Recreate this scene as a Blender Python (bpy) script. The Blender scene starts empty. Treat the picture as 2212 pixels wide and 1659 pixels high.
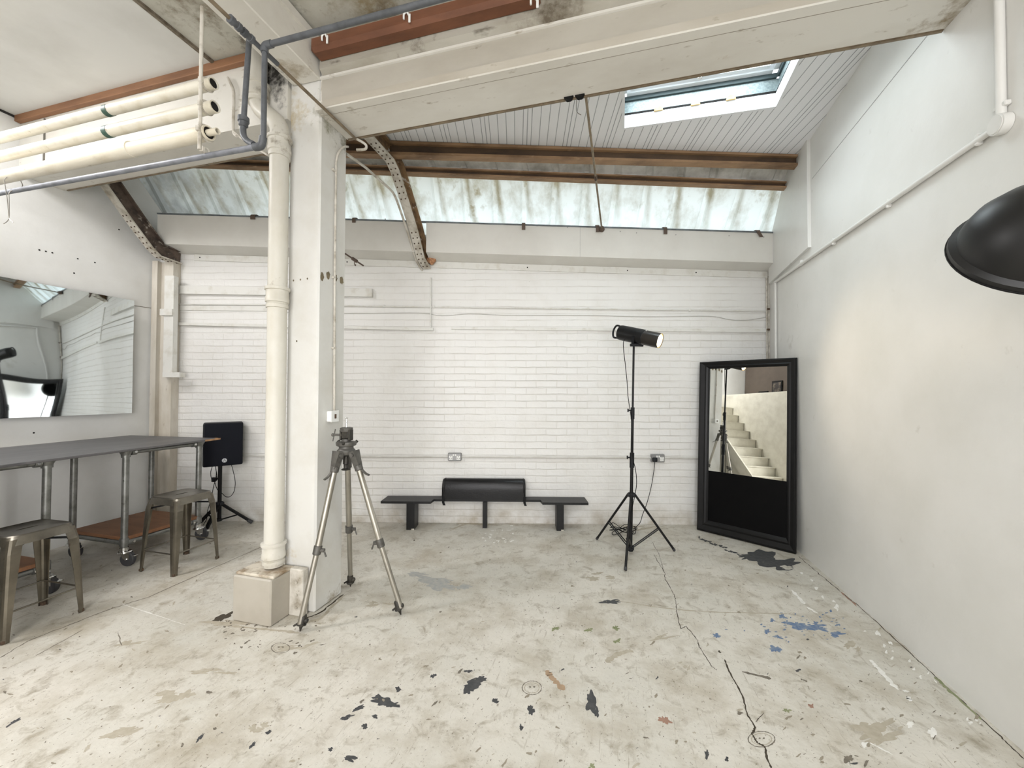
import bpy, bmesh, math, random
from mathutils import Vector, Matrix, noise as mnoise
PI = math.pi
scene = bpy.context.scene
COL = scene.collection
V = Vector

# ------------------------------------------------------------------ camera model (metres, Z up, X along the beam, Y along the side walls)
F, PITCH, ROLL, YAW, H = 870.0, .0178, -.0042, .2625, 1.45
M = (Matrix.Rotation(YAW, 3, 'Z') @ Matrix.Rotation(PITCH, 3, 'X') @ Matrix(((1, 0, 0), (0, 0, 1), (0, -1, 0)))
     @ Matrix(((math.cos(ROLL), -math.sin(ROLL), 0), (math.sin(ROLL), math.cos(ROLL), 0), (0, 0, 1))))
C0 = V((0, 0, H))
def ray(x, y): return M @ V(((x - 1106) / F, (y - 829.5) / F, 1))
def G(x, y, z=0): d = ray(x, y); return C0 + d * ((z - H) / d.z)
def PX(x, y, X): d = ray(x, y); return C0 + d * (X / d.x)
def PY(x, y, Y): d = ray(x, y); return C0 + d * (Y / d.y)
def PL(x, y, pt, n): d = ray(x, y); return C0 + d * ((V(pt) - C0).dot(n) / d.dot(n))
BT = V((.9689, .2475, 0)); BN = V((.2475, -.9689, 0)); BP = V((-1.863, 4.101, 0))   # skewed back wall: along, inward normal, origin
def BW(u, o, z): return BP + BT * u + BN * o + V((0, 0, z))
def B(x, y, o=0): return PL(x, y, BP + BN * o, BN)
def U(p): return (p - BP).dot(BT)
FW = V((-math.sin(YAW), math.cos(YAW), 0))
def PF(x, y, pt): return PL(x, y, pt, FW)

XR, XL = 1.575, -4.97
XR0, XL0 = -.075, XL - .1
cam = bpy.data.cameras.new('camera'); co = bpy.data.objects.new('camera', cam); COL.objects.link(co)
r_, u_, b_ = M @ V((1, 0, 0)), M @ V((0, -1, 0)), M @ V((0, 0, -1))
co.matrix_world = Matrix(((r_.x, u_.x, b_.x, 0), (r_.y, u_.y, b_.y, 0), (r_.z, u_.z, b_.z, H), (0, 0, 0, 1)))
cam.sensor_fit = 'HORIZONTAL'; cam.sensor_width = 36; cam.lens = F / 2212 * 36; cam.clip_start = .02
scene.camera = co

# ------------------------------------------------------------------ materials
def lin(c): return c / 12.92 if c <= .04045 else ((c + .055) / 1.055) ** 2.4
def S(r, g, b): return (lin(r / 255), lin(g / 255), lin(b / 255), 1)
class NT:
    def __init__(s, name):
        s.m = bpy.data.materials.new(name); s.m.use_nodes = True
        s.t = s.m.node_tree; s.p = s.t.nodes['Principled BSDF']; s.out = s.t.nodes['Material Output']
        s.tc = s.n('ShaderNodeTexCoord')
    def n(s, ty, **k):
        x = s.t.nodes.new(ty)
        for a, b in k.items(): setattr(x, a, b)
        return x
    def l(s, a, b): s.t.links.new(a, b)
    def obj(s): return s.tc.outputs['Object']
    def mapping(s, scale=(1, 1, 1), loc=(0, 0, 0), rot=(0, 0, 0)):
        x = s.n('ShaderNodeMapping'); s.l(s.obj(), x.inputs[0])
        x.inputs['Scale'].default_value = scale; x.inputs['Location'].default_value = loc; x.inputs['Rotation'].default_value = rot
        return x.outputs[0]
    def noise(s, vec, scale, detail=6, rough=.6, dist=0):
        x = s.n('ShaderNodeTexNoise'); s.l(vec, x.inputs['Vector'])
        x.inputs['Scale'].default_value = scale; x.inputs['Detail'].default_value = detail
        x.inputs['Roughness'].default_value = rough; x.inputs['Distortion'].default_value = dist
        return x.outputs['Fac']
    def ramp(s, fac, lo, hi, a=0., b=1.):
        x = s.n('ShaderNodeMapRange'); s.l(fac, x.inputs[0])
        for i, v in enumerate((lo, hi, a, b)): x.inputs[i + 1].default_value = v
        return x.outputs[0]
    def mix(s, fac, a, b, mode='MIX'):
        x = s.n('ShaderNodeMix', data_type='RGBA', blend_type=mode)
        for sock, v in ((x.inputs[0], fac), (x.inputs[6], a), (x.inputs[7], b)):
            if hasattr(v, 'is_output'): s.l(v, sock)
            else: sock.default_value = v
        return x.outputs[2]
    def math(s, op, a, b=0.):
        x = s.n('ShaderNodeMath', operation=op)
        for i, v in enumerate((a, b)):
            if hasattr(v, 'is_output'): s.l(v, x.inputs[i])
            else: x.inputs[i].default_value = v
        return x.outputs[0]
    def bump(s, h, strength, dist=.01):
        x = s.n('ShaderNodeBump'); s.l(h, x.inputs['Height']); x.inputs['Strength'].default_value = strength
        x.inputs['Distance'].default_value = dist; s.l(x.outputs[0], s.p.inputs['Normal'])
    def blotch(s, c, rad, scale=9, thr=.45):     # grime gathered round a point of the object
        d = s.n('ShaderNodeVectorMath', operation='DISTANCE'); s.l(s.obj(), d.inputs[0]); d.inputs[1].default_value = c
        f = s.math('ADD', s.ramp(d.outputs['Value'], 0, rad, .55, -.35), s.math('MULTIPLY', s.math('SUBTRACT', s.noise(s.obj(), scale, 8, .7), .5), 1.5))
        return s.ramp(f, thr - .25, thr + .12)
    def fin(s, color, rough=.6, metal=0., spec=.5):
        for sock, v in ((s.p.inputs['Base Color'], color), (s.p.inputs['Roughness'], rough), (s.p.inputs['Metallic'], metal), (s.p.inputs['Specular IOR Level'], spec)):
            if hasattr(v, 'is_output'): s.l(v, sock)
            else: sock.default_value = v
        return s.m
def pm(name, c1, c2=None, scale=6, lo=.45, hi=.7, rough=.6, metal=0, bump=0, bscale=40, stretch=(1, 1, 1), c3=None, s3=30, lo3=.6, hi3=.72, spec=.5, bdist=.004, grime=()):
    t = NT(name); v = t.mapping(stretch); c = c1
    if c2: c = t.mix(t.ramp(t.noise(v, scale), lo, hi), c1, c2)
    if c3: c = t.mix(t.ramp(t.noise(v, s3, 4, .6), lo3, hi3), c, c3)
    for gc, gr, gs, gt, gcol in grime: c = t.mix(t.blotch(gc, gr, gs, gt), c, gcol)
    if bump: t.bump(t.noise(v, bscale, 5), bump, bdist)
    return t.fin(c, rough, metal, spec)

W = S(226, 224, 217)
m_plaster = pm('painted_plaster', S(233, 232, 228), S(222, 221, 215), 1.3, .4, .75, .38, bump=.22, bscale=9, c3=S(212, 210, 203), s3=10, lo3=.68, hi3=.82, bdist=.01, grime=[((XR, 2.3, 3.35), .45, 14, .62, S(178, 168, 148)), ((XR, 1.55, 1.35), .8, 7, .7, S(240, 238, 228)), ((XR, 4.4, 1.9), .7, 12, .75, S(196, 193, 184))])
m_plaster_left = pm('painted_plaster_matt', S(232, 232, 229), S(219, 218, 213), 1.8, .4, .75, .55, bump=.25, bscale=12, c3=S(190, 188, 178), s3=25, lo3=.72, hi3=.8, bdist=.006)
m_ceil_white = pm('ceiling_plaster_white', S(218, 218, 214), S(196, 195, 189), 1.1, .4, .75, .75, bump=.1, bscale=8)
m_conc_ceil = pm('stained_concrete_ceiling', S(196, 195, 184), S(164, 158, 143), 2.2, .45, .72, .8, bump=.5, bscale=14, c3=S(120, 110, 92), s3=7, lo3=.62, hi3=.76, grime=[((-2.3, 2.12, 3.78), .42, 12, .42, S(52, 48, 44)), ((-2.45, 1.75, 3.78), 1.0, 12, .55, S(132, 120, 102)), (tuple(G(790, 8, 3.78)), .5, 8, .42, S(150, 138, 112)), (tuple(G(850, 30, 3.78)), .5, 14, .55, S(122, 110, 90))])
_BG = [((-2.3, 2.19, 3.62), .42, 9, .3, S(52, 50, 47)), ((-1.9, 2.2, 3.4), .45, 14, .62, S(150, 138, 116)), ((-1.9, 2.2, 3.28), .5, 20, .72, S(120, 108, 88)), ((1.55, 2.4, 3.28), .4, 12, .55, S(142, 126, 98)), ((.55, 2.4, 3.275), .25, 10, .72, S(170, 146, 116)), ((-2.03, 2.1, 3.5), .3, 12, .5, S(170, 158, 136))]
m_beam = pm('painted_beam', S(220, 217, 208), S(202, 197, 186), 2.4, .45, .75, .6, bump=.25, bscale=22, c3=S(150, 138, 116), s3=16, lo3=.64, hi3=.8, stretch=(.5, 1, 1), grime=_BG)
m_beam_shaded = pm('shaded_beam_face', S(186, 181, 169), S(168, 161, 147), 2.4, .42, .72, .7, bump=.35, bscale=24, c3=S(130, 118, 98), s3=20, lo3=.68, hi3=.82, stretch=(.4, 1, 1))  # beam paint darkened for front-face shade, with random stains over it
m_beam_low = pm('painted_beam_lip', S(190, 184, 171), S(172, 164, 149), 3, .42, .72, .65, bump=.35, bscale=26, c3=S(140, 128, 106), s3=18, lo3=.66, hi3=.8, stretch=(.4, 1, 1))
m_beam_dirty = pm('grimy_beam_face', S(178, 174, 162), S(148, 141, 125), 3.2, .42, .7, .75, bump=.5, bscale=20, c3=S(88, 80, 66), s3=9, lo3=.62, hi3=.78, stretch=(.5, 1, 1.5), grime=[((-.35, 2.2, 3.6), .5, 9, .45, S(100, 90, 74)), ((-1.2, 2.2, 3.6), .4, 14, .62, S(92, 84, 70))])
m_beam_dark = pm('mouldy_concrete', S(120, 116, 108), S(50, 48, 45), 7, .4, .6, .85, bump=.5, bscale=25)
m_column = pm('painted_column', S(217, 216, 211), S(205, 202, 193), 3, .45, .75, .5, bump=.35, bscale=16, c3=S(176, 166, 144), s3=11, lo3=.7, hi3=.84, grime=[((-2.17, 2.22, 3.3), .5, 12, .5, S(188, 174, 142)), ((-1.92, 2.3, 3.3), .35, 16, .5, S(150, 148, 128)), ((-1.92, 2.49, 3.3), .35, 16, .45, S(126, 122, 104)), ((-2.17, 2.22, .3), .35, 16, .6, S(196, 184, 160)), ((-1.92, 2.4, 0), .25, 20, .55, S(150, 138, 114))])
m_white = pm('white_gloss_paint', S(226, 225, 219), S(206, 202, 190), 9, .5, .75, .45, bump=.1, bscale=50)
m_cream = pm('cream_pipe_paint', S(222, 217, 202), S(200, 191, 168), 7, .46, .72, .34, bump=.1, bscale=30, c3=S(168, 150, 120), s3=22, lo3=.68, hi3=.78)
m_cream_rust = pm('cream_pipe_rusty', S(228, 221, 203), S(200, 189, 164), 6, .48, .75, .42, c3=S(140, 120, 92), s3=16, lo3=.66, hi3=.78, bump=.25, stretch=(.5, 1, 1))
m_drain = pm('drainpipe_paint', S(208, 205, 195), S(192, 186, 170), 4, .45, .75, .45, bump=.2, bscale=18, c3=S(132, 118, 92), s3=10, lo3=.66, hi3=.82, stretch=(1, 1, .5), grime=[((0, 0, 2.78), .24, 20, .5, S(120, 106, 84)), ((0, 0, 1.83), .15, 24, .5, S(124, 108, 84)), ((0, 0, .06), .16, 24, .5, S(140, 122, 96)), ((-.1, .05, 3.1), .3, 14, .5, S(110, 98, 80))])
m_grimy_white = pm('grimy_white_paint', S(206, 201, 190), S(150, 140, 122), 10, .45, .7, .6, bump=.3, c3=S(92, 80, 64), s3=40, lo3=.66, hi3=.74)
m_greypipe = pm('grey_plastic_pipe', S(92, 95, 99), S(70, 72, 74), 15, .4, .7, .45)
m_greyblue = pm('blue_grey_conduit', S(128, 131, 138), S(100, 102, 106), 12, .4, .7, .45)
m_brownpaint = pm('red_brown_timber', S(124, 80, 56), S(102, 64, 44), 9, .4, .7, .6, bump=.3, bscale=30, stretch=(.3, 1, 1), c3=S(70, 40, 26), s3=20, lo3=.68, hi3=.8)
m_timber = pm('orange_timber', S(150, 108, 76), S(120, 84, 58), 8, .4, .7, .6, bump=.2, stretch=(.25, 1, 1), c3=S(84, 52, 34), s3=25, lo3=.66, hi3=.76)
m_rust = pm('rusty_brown_steel', S(160, 128, 96), S(112, 86, 62), 7, .4, .7, .7, bump=.3, stretch=(.4, 1, 1), c3=S(176, 148, 116), s3=18, lo3=.62, hi3=.75)
m_rust_d = pm('dark_rusty_steel', S(92, 72, 54), S(64, 50, 40), 7, .4, .7, .75, stretch=(.4, 1, 1))
m_rusty_mix = pm('flaking_brown_steel', S(140, 112, 80), S(96, 76, 56), 12, .42, .62, .7, bump=.4, c3=S(205, 198, 186), s3=16, lo3=.6, hi3=.68)
m_rustpipe = pm('dull_rusty_conduit', S(132, 118, 96), S(98, 84, 66), 14, .4, .7, .6, c3=S(70, 58, 46), s3=30, lo3=.66, hi3=.76)
m_clip = pm('brown_strap', S(98, 82, 70), S(80, 66, 56), 20, .4, .7, .6)
m_black = pm('black_satin', S(14, 14, 15), S(20, 20, 21), 12, .4, .7, .42, spec=.35)
m_blackmat = pm('black_matt', S(12, 12, 13), S(18, 18, 19), 20, .4, .7, .7, spec=.25)
m_bench = pm('black_painted_wood', S(18, 18, 19), S(28, 28, 30), 6, .45, .7, .42, spec=.4, bump=.15, bscale=30, stretch=(.4, 1, 1))
m_leather = pm('black_leather', S(9, 9, 11), S(15, 15, 17), 9, .4, .7, .34, spec=.4, bump=.35, bscale=55)
m_frame = pm('black_gloss_frame', S(9, 9, 10), S(16, 16, 17), 15, .45, .75, .38, c3=S(60, 58, 55), s3=60, lo3=.76, hi3=.79, spec=.3)
m_panel = pm('black_panel', S(4, 4, 5), rough=.5, spec=.12)
m_black_plastic = pm('speaker_plastic', S(15, 17, 21), S(21, 23, 27), 30, .4, .7, .55, spec=.35)
m_grille = pm('speaker_grille_cloth', S(15, 17, 24), S(20, 22, 30), 300, .4, .6, .8, bump=.3, bscale=500, spec=.2)
m_steel = pm('galvanised_tube', S(140, 141, 138), S(104, 104, 100), 10, .4, .7, .42, .75, c3=S(84, 82, 76), s3=40, lo3=.62, hi3=.75)
m_galv = pm('galvanised_sheet', S(158, 170, 171), S(132, 146, 147), 60, .42, .62, .4, .2)
m_chrome = pm('chrome', S(210, 210, 208), rough=.15, metal=1)
m_alu = pm('worn_aluminium', S(176, 172, 162), S(146, 141, 130), 9, .4, .7, .36, .85, stretch=(1, 1, .3), c3=S(110, 104, 92), s3=30, lo3=.66, hi3=.76)
m_cast = pm('grey_cast_metal', S(104, 102, 97), S(78, 76, 72), 16, .4, .7, .5, .5, bump=.2)
m_castdark = pm('dark_cast_metal', S(58, 56, 52), S(80, 76, 68), 18, .45, .7, .5, .5, bump=.2)
m_stool = pm('gunmetal_sheet', S(134, 128, 116), S(104, 98, 88), 6, .4, .7, .3, .9, c3=S(84, 72, 58), s3=14, lo3=.66, hi3=.8)
m_stool_seat = pm('gunmetal_seat', S(128, 123, 113), S(104, 100, 92), 8, .4, .7, .28, .9)
m_top = pm('charcoal_table_top', S(88, 87, 88), S(106, 104, 104), 7, .4, .75, .45, c3=S(70, 70, 72), s3=18, lo3=.6, hi3=.75, stretch=(1, .3, 1))
m_shelfwood = pm('brown_ply_shelf', S(140, 98, 68), S(116, 78, 52), 7, .4, .7, .55, stretch=(.5, 2, 1), c3=S(92, 54, 34), s3=20, lo3=.62, hi3=.75)
m_barewood = pm('bare_wood_edge', S(176, 138, 98), S(130, 96, 66), 30, .4, .7, .7)
m_rubber = pm('grey_rubber', S(58, 58, 60), rough=.6)
m_boxgrey = pm('grey_beige_paint', S(176, 170, 158), S(166, 159, 146), 5, .4, .7, .55, bump=.1, c3=S(130, 118, 98), s3=14, lo3=.7, hi3=.82)
m_boxtop = pm('dirty_ledge', S(206, 198, 182), S(132, 112, 86), 9, .42, .66, .85, bump=.5, c3=S(84, 68, 50), s3=16, lo3=.6, hi3=.74)
m_socket = pm('brushed_steel_plate', S(150, 150, 150), rough=.35, metal=.7)
m_wplastic = pm('white_plastic', S(236, 236, 232), rough=.35)
m_mdark = pm('dark_hole', S(18, 15, 12), rough=.9)
m_tape = pm('green_tape', S(52, 84, 70), rough=.5)
m_foam = pm('orange_foam', S(196, 150, 112), S(160, 112, 80), 30, .4, .6, .9, bump=.8, bscale=60)
m_wire = pm('thin_wire', S(150, 146, 138), rough=.4, metal=.6)
m_pack = pm('yellow_wood_packer', S(232, 200, 140), S(214, 176, 118), 40, .4, .7, .7)
m_upvc = pm('white_upvc', S(238, 240, 242), rough=.3)
m_stair = pm('white_stair_paint', S(226, 222, 208), S(208, 203, 188), 5, .4, .7, .6)
m_backdim = pm('warm_grey_wall', S(92, 82, 72), S(80, 70, 62), 2, .4, .7, .8)
m_picture = pm('dark_print', S(40, 34, 30), S(104, 92, 78), 8, .45, .6, .5)

def mirror_mat(name, tint, rough):
    t = NT(name); t.fin(tint, rough, 1.0); return t.m
m_glass_mirror = mirror_mat('mirror_glass', S(236, 238, 236), .0)
m_acrylic_mirror = mirror_mat('acrylic_mirror', S(226, 232, 234), .02)
def glass_mat():
    t = NT('roof_glass'); tr = t.n('ShaderNodeBsdfTransparent'); gl = t.n('ShaderNodeBsdfGlossy'); gl.inputs['Roughness'].default_value = .03
    tr.inputs[0].default_value = (.93, .97, .97, 1); mx = t.n('ShaderNodeMixShader'); mx.inputs[0].default_value = .07
    t.l(tr.outputs[0], mx.inputs[1]); t.l(gl.outputs[0], mx.inputs[2]); t.l(mx.outputs[0], t.out.inputs[0]); return t.m
m_glass = glass_mat()
def emit(name, c, s):
    t = NT(name); e = t.n('ShaderNodeEmission'); e.inputs[0].default_value = c; e.inputs[1].default_value = s
    t.l(e.outputs[0], t.out.inputs[0]); return t.m
m_lamp_ring = emit('warm_lamp_rim', (1, .62, .2, 1), 2.2)
m_lamp = emit('lit_lamp_face', (1, .86, .62, 1), 14)

def brick_mat():
    t = NT('painted_brick'); sx = t.n('ShaderNodeSeparateXYZ'); t.l(t.obj(), sx.inputs[0])
    cx = t.n('ShaderNodeCombineXYZ'); t.l(sx.outputs[0], cx.inputs[0]); t.l(sx.outputs[2], cx.inputs[1])
    nz = t.n('ShaderNodeTexNoise'); nz.inputs['Scale'].default_value = 5; nz.inputs['Detail'].default_value = 3; t.l(cx.outputs[0], nz.inputs['Vector'])
    vm = t.n('ShaderNodeVectorMath', operation='MULTIPLY_ADD'); t.l(nz.outputs['Color'], vm.inputs[0])
    vm.inputs[1].default_value = (.022, .012, 0); t.l(cx.outputs[0], vm.inputs[2])
    br = t.n('ShaderNodeTexBrick'); t.l(vm.outputs[0], br.inputs['Vector']); br.inputs['Scale'].default_value = 1
    br.inputs['Brick Width'].default_value = .225; br.inputs['Row Height'].default_value = .0745; br.inputs['Mortar Size'].default_value = .0065
    br.inputs['Mortar Smooth'].default_value = .75
    br.inputs['Color1'].default_value = S(235, 234, 231); br.inputs['Color2'].default_value = S(231, 229, 225); br.inputs['Mortar'].default_value = S(222, 219, 213)
    patch = t.ramp(t.noise(t.obj(), 1.1, 5), .34, .62)          # thick paint fills the joints in places
    patch = t.math('MAXIMUM', patch, t.ramp(sx.outputs[2], 1.9, 2.25, 0, .9)); fz = t.math('FRACT', t.math('DIVIDE', t.math('ADD', sx.outputs[2], t.math('MULTIPLY', t.math('SUBTRACT', t.noise(t.obj(), 3, 4), .5), .025)), .0745))
    bed = t.ramp(t.math('ABSOLUTE', t.math('SUBTRACT', fz, .5)), .41, .49)
    dirt = t.ramp(t.noise(t.obj(), 2.5, 7), .5, .78)
    c = t.mix(t.math('MULTIPLY', patch, .9), br.outputs['Color'], S(234, 233, 229))
    c = t.mix(t.math('MULTIPLY', bed, t.math('MULTIPLY', t.ramp(t.noise(t.mapping((1, 1, 3)), 2.2, 5), .4, .62), .55)), c, S(192, 187, 177))
    c = t.mix(t.math('MULTIPLY', dirt, .5), c, S(216, 212, 203))
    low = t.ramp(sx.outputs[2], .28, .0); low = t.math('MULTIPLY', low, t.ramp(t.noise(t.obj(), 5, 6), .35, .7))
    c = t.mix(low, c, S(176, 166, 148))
    c = t.mix(t.ramp(t.noise(t.obj(), 55, 2), .74, .77), c, S(120, 112, 102))
    hgt = t.math('ADD', t.math('MULTIPLY', t.math('SUBTRACT', 1., t.math('MAXIMUM', t.math('MULTIPLY', br.outputs['Fac'], .35), bed)), t.math('SUBTRACT', 1., t.math('MULTIPLY', patch, .75))), t.math('MULTIPLY', t.noise(t.obj(), 28, 4), .55))
    t.bump(hgt, .62, .008)
    return t.fin(c, .42)
m_brick = brick_mat()

def board_mat():
    t = NT('white_matchboard'); sx = t.n('ShaderNodeSeparateXYZ'); t.l(t.obj(), sx.inputs[0])
    f = t.math('FRACT', t.math('DIVIDE', sx.outputs[0], .0725))
    g1 = t.ramp(t.math('ABSOLUTE', t.math('SUBTRACT', f, .5)), .02, .05)
    f2 = t.math('FRACT', t.math('DIVIDE', sx.outputs[0], .3625))
    g2 = t.ramp(t.math('ABSOLUTE', t.math('SUBTRACT', f2, .4)), .004, .012)
    g = t.math('MULTIPLY', g1, g2)
    c = t.mix(g, S(160, 162, 166), S(240, 241, 243)); t.bump(g, .5, .004)
    return t.fin(c, .5)
m_board = board_mat()

def sheet_mat():
    t = NT('translucent_roof_sheet')
    v = t.mapping((1, 1, .22)); sx = t.n('ShaderNodeSeparateXYZ'); t.l(t.obj(), sx.inputs[0])
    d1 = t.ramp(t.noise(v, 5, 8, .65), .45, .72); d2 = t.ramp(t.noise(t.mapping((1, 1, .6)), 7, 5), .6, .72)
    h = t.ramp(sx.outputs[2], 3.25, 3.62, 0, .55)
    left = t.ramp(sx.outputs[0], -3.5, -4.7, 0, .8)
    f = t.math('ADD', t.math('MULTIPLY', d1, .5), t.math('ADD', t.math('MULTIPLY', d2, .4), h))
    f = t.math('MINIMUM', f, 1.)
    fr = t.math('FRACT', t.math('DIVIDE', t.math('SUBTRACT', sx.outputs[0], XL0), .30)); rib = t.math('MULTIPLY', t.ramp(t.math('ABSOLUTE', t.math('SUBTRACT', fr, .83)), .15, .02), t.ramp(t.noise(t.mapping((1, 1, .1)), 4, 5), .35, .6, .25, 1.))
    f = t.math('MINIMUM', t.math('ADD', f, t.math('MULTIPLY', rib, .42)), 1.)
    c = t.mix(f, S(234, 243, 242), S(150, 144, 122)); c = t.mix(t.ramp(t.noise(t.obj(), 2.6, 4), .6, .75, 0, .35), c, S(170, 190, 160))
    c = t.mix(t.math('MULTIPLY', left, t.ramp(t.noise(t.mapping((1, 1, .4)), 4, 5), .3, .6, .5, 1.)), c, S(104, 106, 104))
    tr = t.n('ShaderNodeBsdfTranslucent'); t.l(c, tr.inputs[0]); df = t.n('ShaderNodeBsdfDiffuse'); t.l(c, df.inputs[0])
    mx = t.n('ShaderNodeMixShader'); mx.inputs[0].default_value = .34
    t.l(tr.outputs[0], mx.inputs[1]); t.l(df.outputs[0], mx.inputs[2]); t.l(mx.outputs[0], t.out.inputs[0]); return t.m
m_sheet = sheet_mat()
m_sheet_dark = pm('dull_roof_sheet', S(232, 230, 224), S(176, 173, 164), 5, .4, .7, .7, stretch=(1, 1, .3))

def floor_mat():
    t = NT('worn_painted_concrete'); o = t.obj()
    c = t.mix(t.ramp(t.noise(o, .9, 5), .35, .7), S(212, 207, 196), S(196, 193, 182))
    c = t.mix(t.ramp(t.noise(o, 2.6, 9, .68), .46, .68, 0, .85), c, S(172, 163, 145))
    c = t.mix(t.ramp(t.noise(o, 9, 8, .7, .5), .53, .70, 0, .85), c, S(148, 138, 119))
    c = t.mix(t.ramp(t.noise(t.mapping((1.6, .9, 1), rot=(0, 0, .5)), 34, 6, .7), .60, .68, 0, .85), c, S(128, 118, 101))
    c = t.mix(t.ramp(t.noise(t.mapping((9, .7, 1), rot=(0, 0, .7)), 8, 4), .62, .70, 0, .5), c, S(146, 137, 119))
    c = t.mix(t.ramp(t.noise(o, 90, 2), .68, .72, 0, .9), c, S(100, 93, 82))
    t.bump(t.math('ADD', t.noise(o, 6, 8, .65), t.math('MULTIPLY', t.noise(o, 45, 4), .3)), .35, .012)
    return t.fin(c, .5, 0, .4)
m_floor = floor_mat()
def flat(name, c, rough=.6, c2=None): return pm(name, c, c2 or tuple(x * .8 for x in c[:3]) + (1,), 30, .4, .7, rough)

# ------------------------------------------------------------------ mesh helpers
class MB:
    def __init__(s): s.b = bmesh.new()
    def mark(s, n, mi):
        s.b.faces.ensure_lookup_table()
        for f in s.b.faces[n:]: f.material_index = mi
        return s
    def nf(s): return len(s.b.faces)
    def _mi(s, fs, mi):
        for f in fs: f.material_index = mi
    def face(s, pts, mi=0):
        f = s.b.faces.new([s.b.verts.new(V(p)) for p in pts]); f.material_index = mi; return s
    def box(s, c, size, rot=None, bev=0, mi=0, seg=1):
        mt = Matrix.Translation(V(c)) @ (rot.to_4x4() if rot else Matrix()) @ Matrix.Diagonal((*size, 1))
        r = bmesh.ops.create_cube(s.b, size=1, matrix=mt); vs = r['verts']
        if bev:
            es = list({e for v in vs for e in v.link_edges})
            bmesh.ops.bevel(s.b, geom=es, offset=bev, segments=seg, profile=.6, affect='EDGES')
        return s
    def hexa(s, p8):       # bottom 4 then top 4, same winding
        v = [s.b.verts.new(V(p)) for p in p8]
        for q in ((0, 1, 2, 3), (4, 5, 6, 7), (0, 1, 5, 4), (1, 2, 6, 5), (2, 3, 7, 6), (3, 0, 4, 7)): s.b.faces.new([v[i] for i in q])
        return s
    def cyl(s, a, b, r, r2=None, n=16, cap=True):
        a, b = V(a), V(b); d = b - a
        q = d.to_track_quat('Z', 'Y').to_matrix().to_4x4()
        bmesh.ops.create_cone(s.b, cap_ends=cap, segments=n, radius1=r, radius2=r if r2 is None else r2, depth=d.length, matrix=Matrix.Translation((a + b) / 2) @ q)
        return s
    def ball(s, c, r, sc=(1, 1, 1), n=12):
        bmesh.ops.create_uvsphere(s.b, u_segments=n, v_segments=max(6, n // 2), radius=r, matrix=Matrix.Translation(V(c)) @ Matrix.Diagonal((*sc, 1))); return s
    def tube(s, pts, r, n=10, cap=True):
        pts = [V(p) for p in pts]; rings = []; up = None
        for i, p in enumerate(pts):
            t = (pts[min(i + 1, len(pts) - 1)] - pts[max(i - 1, 0)]).normalized()
            if up is None: up = t.orthogonal().normalized()
            up = (up - t * up.dot(t)).normalized(); w = t.cross(up); rr = r[i] if isinstance(r, (list, tuple)) else r
            rings.append([s.b.verts.new(p + (up * math.cos(2 * PI * k / n) + w * math.sin(2 * PI * k / n)) * rr) for k in range(n)])
        for a, b in zip(rings, rings[1:]):
            for k in range(n): s.b.faces.new((a[k], a[(k + 1) % n], b[(k + 1) % n], b[k]))
        if cap: s.b.faces.new(rings[0]); s.b.faces.new(rings[-1])
        return s
    def lathe(s, prof, base=(0, 0, 0), axis=(0, 0, 1), n=24, capa=True, capb=True):    # prof: (r, h)
        q = V(axis).normalized().to_track_quat('Z', 'Y'); base = V(base); rings = []
        for r, h in prof: rings.append([s.b.verts.new(base + q @ V((r * math.cos(2 * PI * k / n), r * math.sin(2 * PI * k / n), h))) for k in range(n)])
        for a, b in zip(rings, rings[1:]):
            for k in range(n): s.b.faces.new((a[k], a[(k + 1) % n], b[(k + 1) % n], b[k]))
        if capa: s.b.faces.new(rings[0])
        if capb: s.b.faces.new(rings[-1])
        return s
    def prism(s, poly, vec):     # closed polygon (3D pts) swept along vec
        a = [s.b.verts.new(V(p)) for p in poly]; b = [s.b.verts.new(V(p) + V(vec)) for p in poly]; n = len(a)
        s.b.faces.new(a); s.b.faces.new(b[::-1])
        for i in range(n): s.b.faces.new((a[i], a[(i + 1) % n], b[(i + 1) % n], b[i]))
        return s
    def ribbon(s, pts, w, t, side):   # flat bar: centreline pts, width w along 'side', thickness t across
        pts = [V(p) for p in pts]; side = V(side).normalized(); rings = []
        for i, p in enumerate(pts):
            d = (pts[min(i + 1, len(pts) - 1)] - pts[max(i - 1, 0)]).normalized(); nn = d.cross(side).normalized()
            rings.append([s.b.verts.new(p + side * (a * w / 2) + nn * (b * t / 2)) for a, b in ((-1, -1), (1, -1), (1, 1), (-1, 1))])
        for a, b in zip(rings, rings[1:]):
            for k in range(4): s.b.faces.new((a[k], a[(k + 1) % 4], b[(k + 1) % 4], b[k]))
        s.b.faces.new(rings[0]); s.b.faces.new(rings[-1]); return s

USED = {}
def link(name, mb, mats, parent=None, smooth=False, mw=None):
    me = bpy.data.meshes.new(name); b = mb.b
    bmesh.ops.recalc_face_normals(b, faces=b.faces[:])
    if parent is not None: bmesh.ops.translate(b, verts=b.verts[:], vec=-V(ORIG.get(parent.name, (0, 0, 0))))
    if smooth:
        for f in b.faces: f.smooth = True
        for e in b.edges:
            if len(e.link_faces) == 2 and e.calc_face_angle(0) > .6: e.smooth = False
    b.to_mesh(me); b.free()
    for m in (mats if isinstance(mats, (list, tuple)) else [mats]): me.materials.append(m)
    o = bpy.data.objects.new(name, me); COL.objects.link(o)
    if parent is not None: o.parent = parent; ORIG[o.name] = ORIG.get(parent.name, (0, 0, 0))
    if mw is not None: o.matrix_world = mw
    return o
ORIG = {}
def thing(name, label, cat, loc=(0, 0, 0), group=None):
    o = bpy.data.objects.new(name, None); COL.objects.link(o); o.location = loc; o['label'] = label; o['category'] = cat
    o.empty_display_size = .1
    if group: o['group'] = group
    ORIG[o.name] = V(loc); return o
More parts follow.
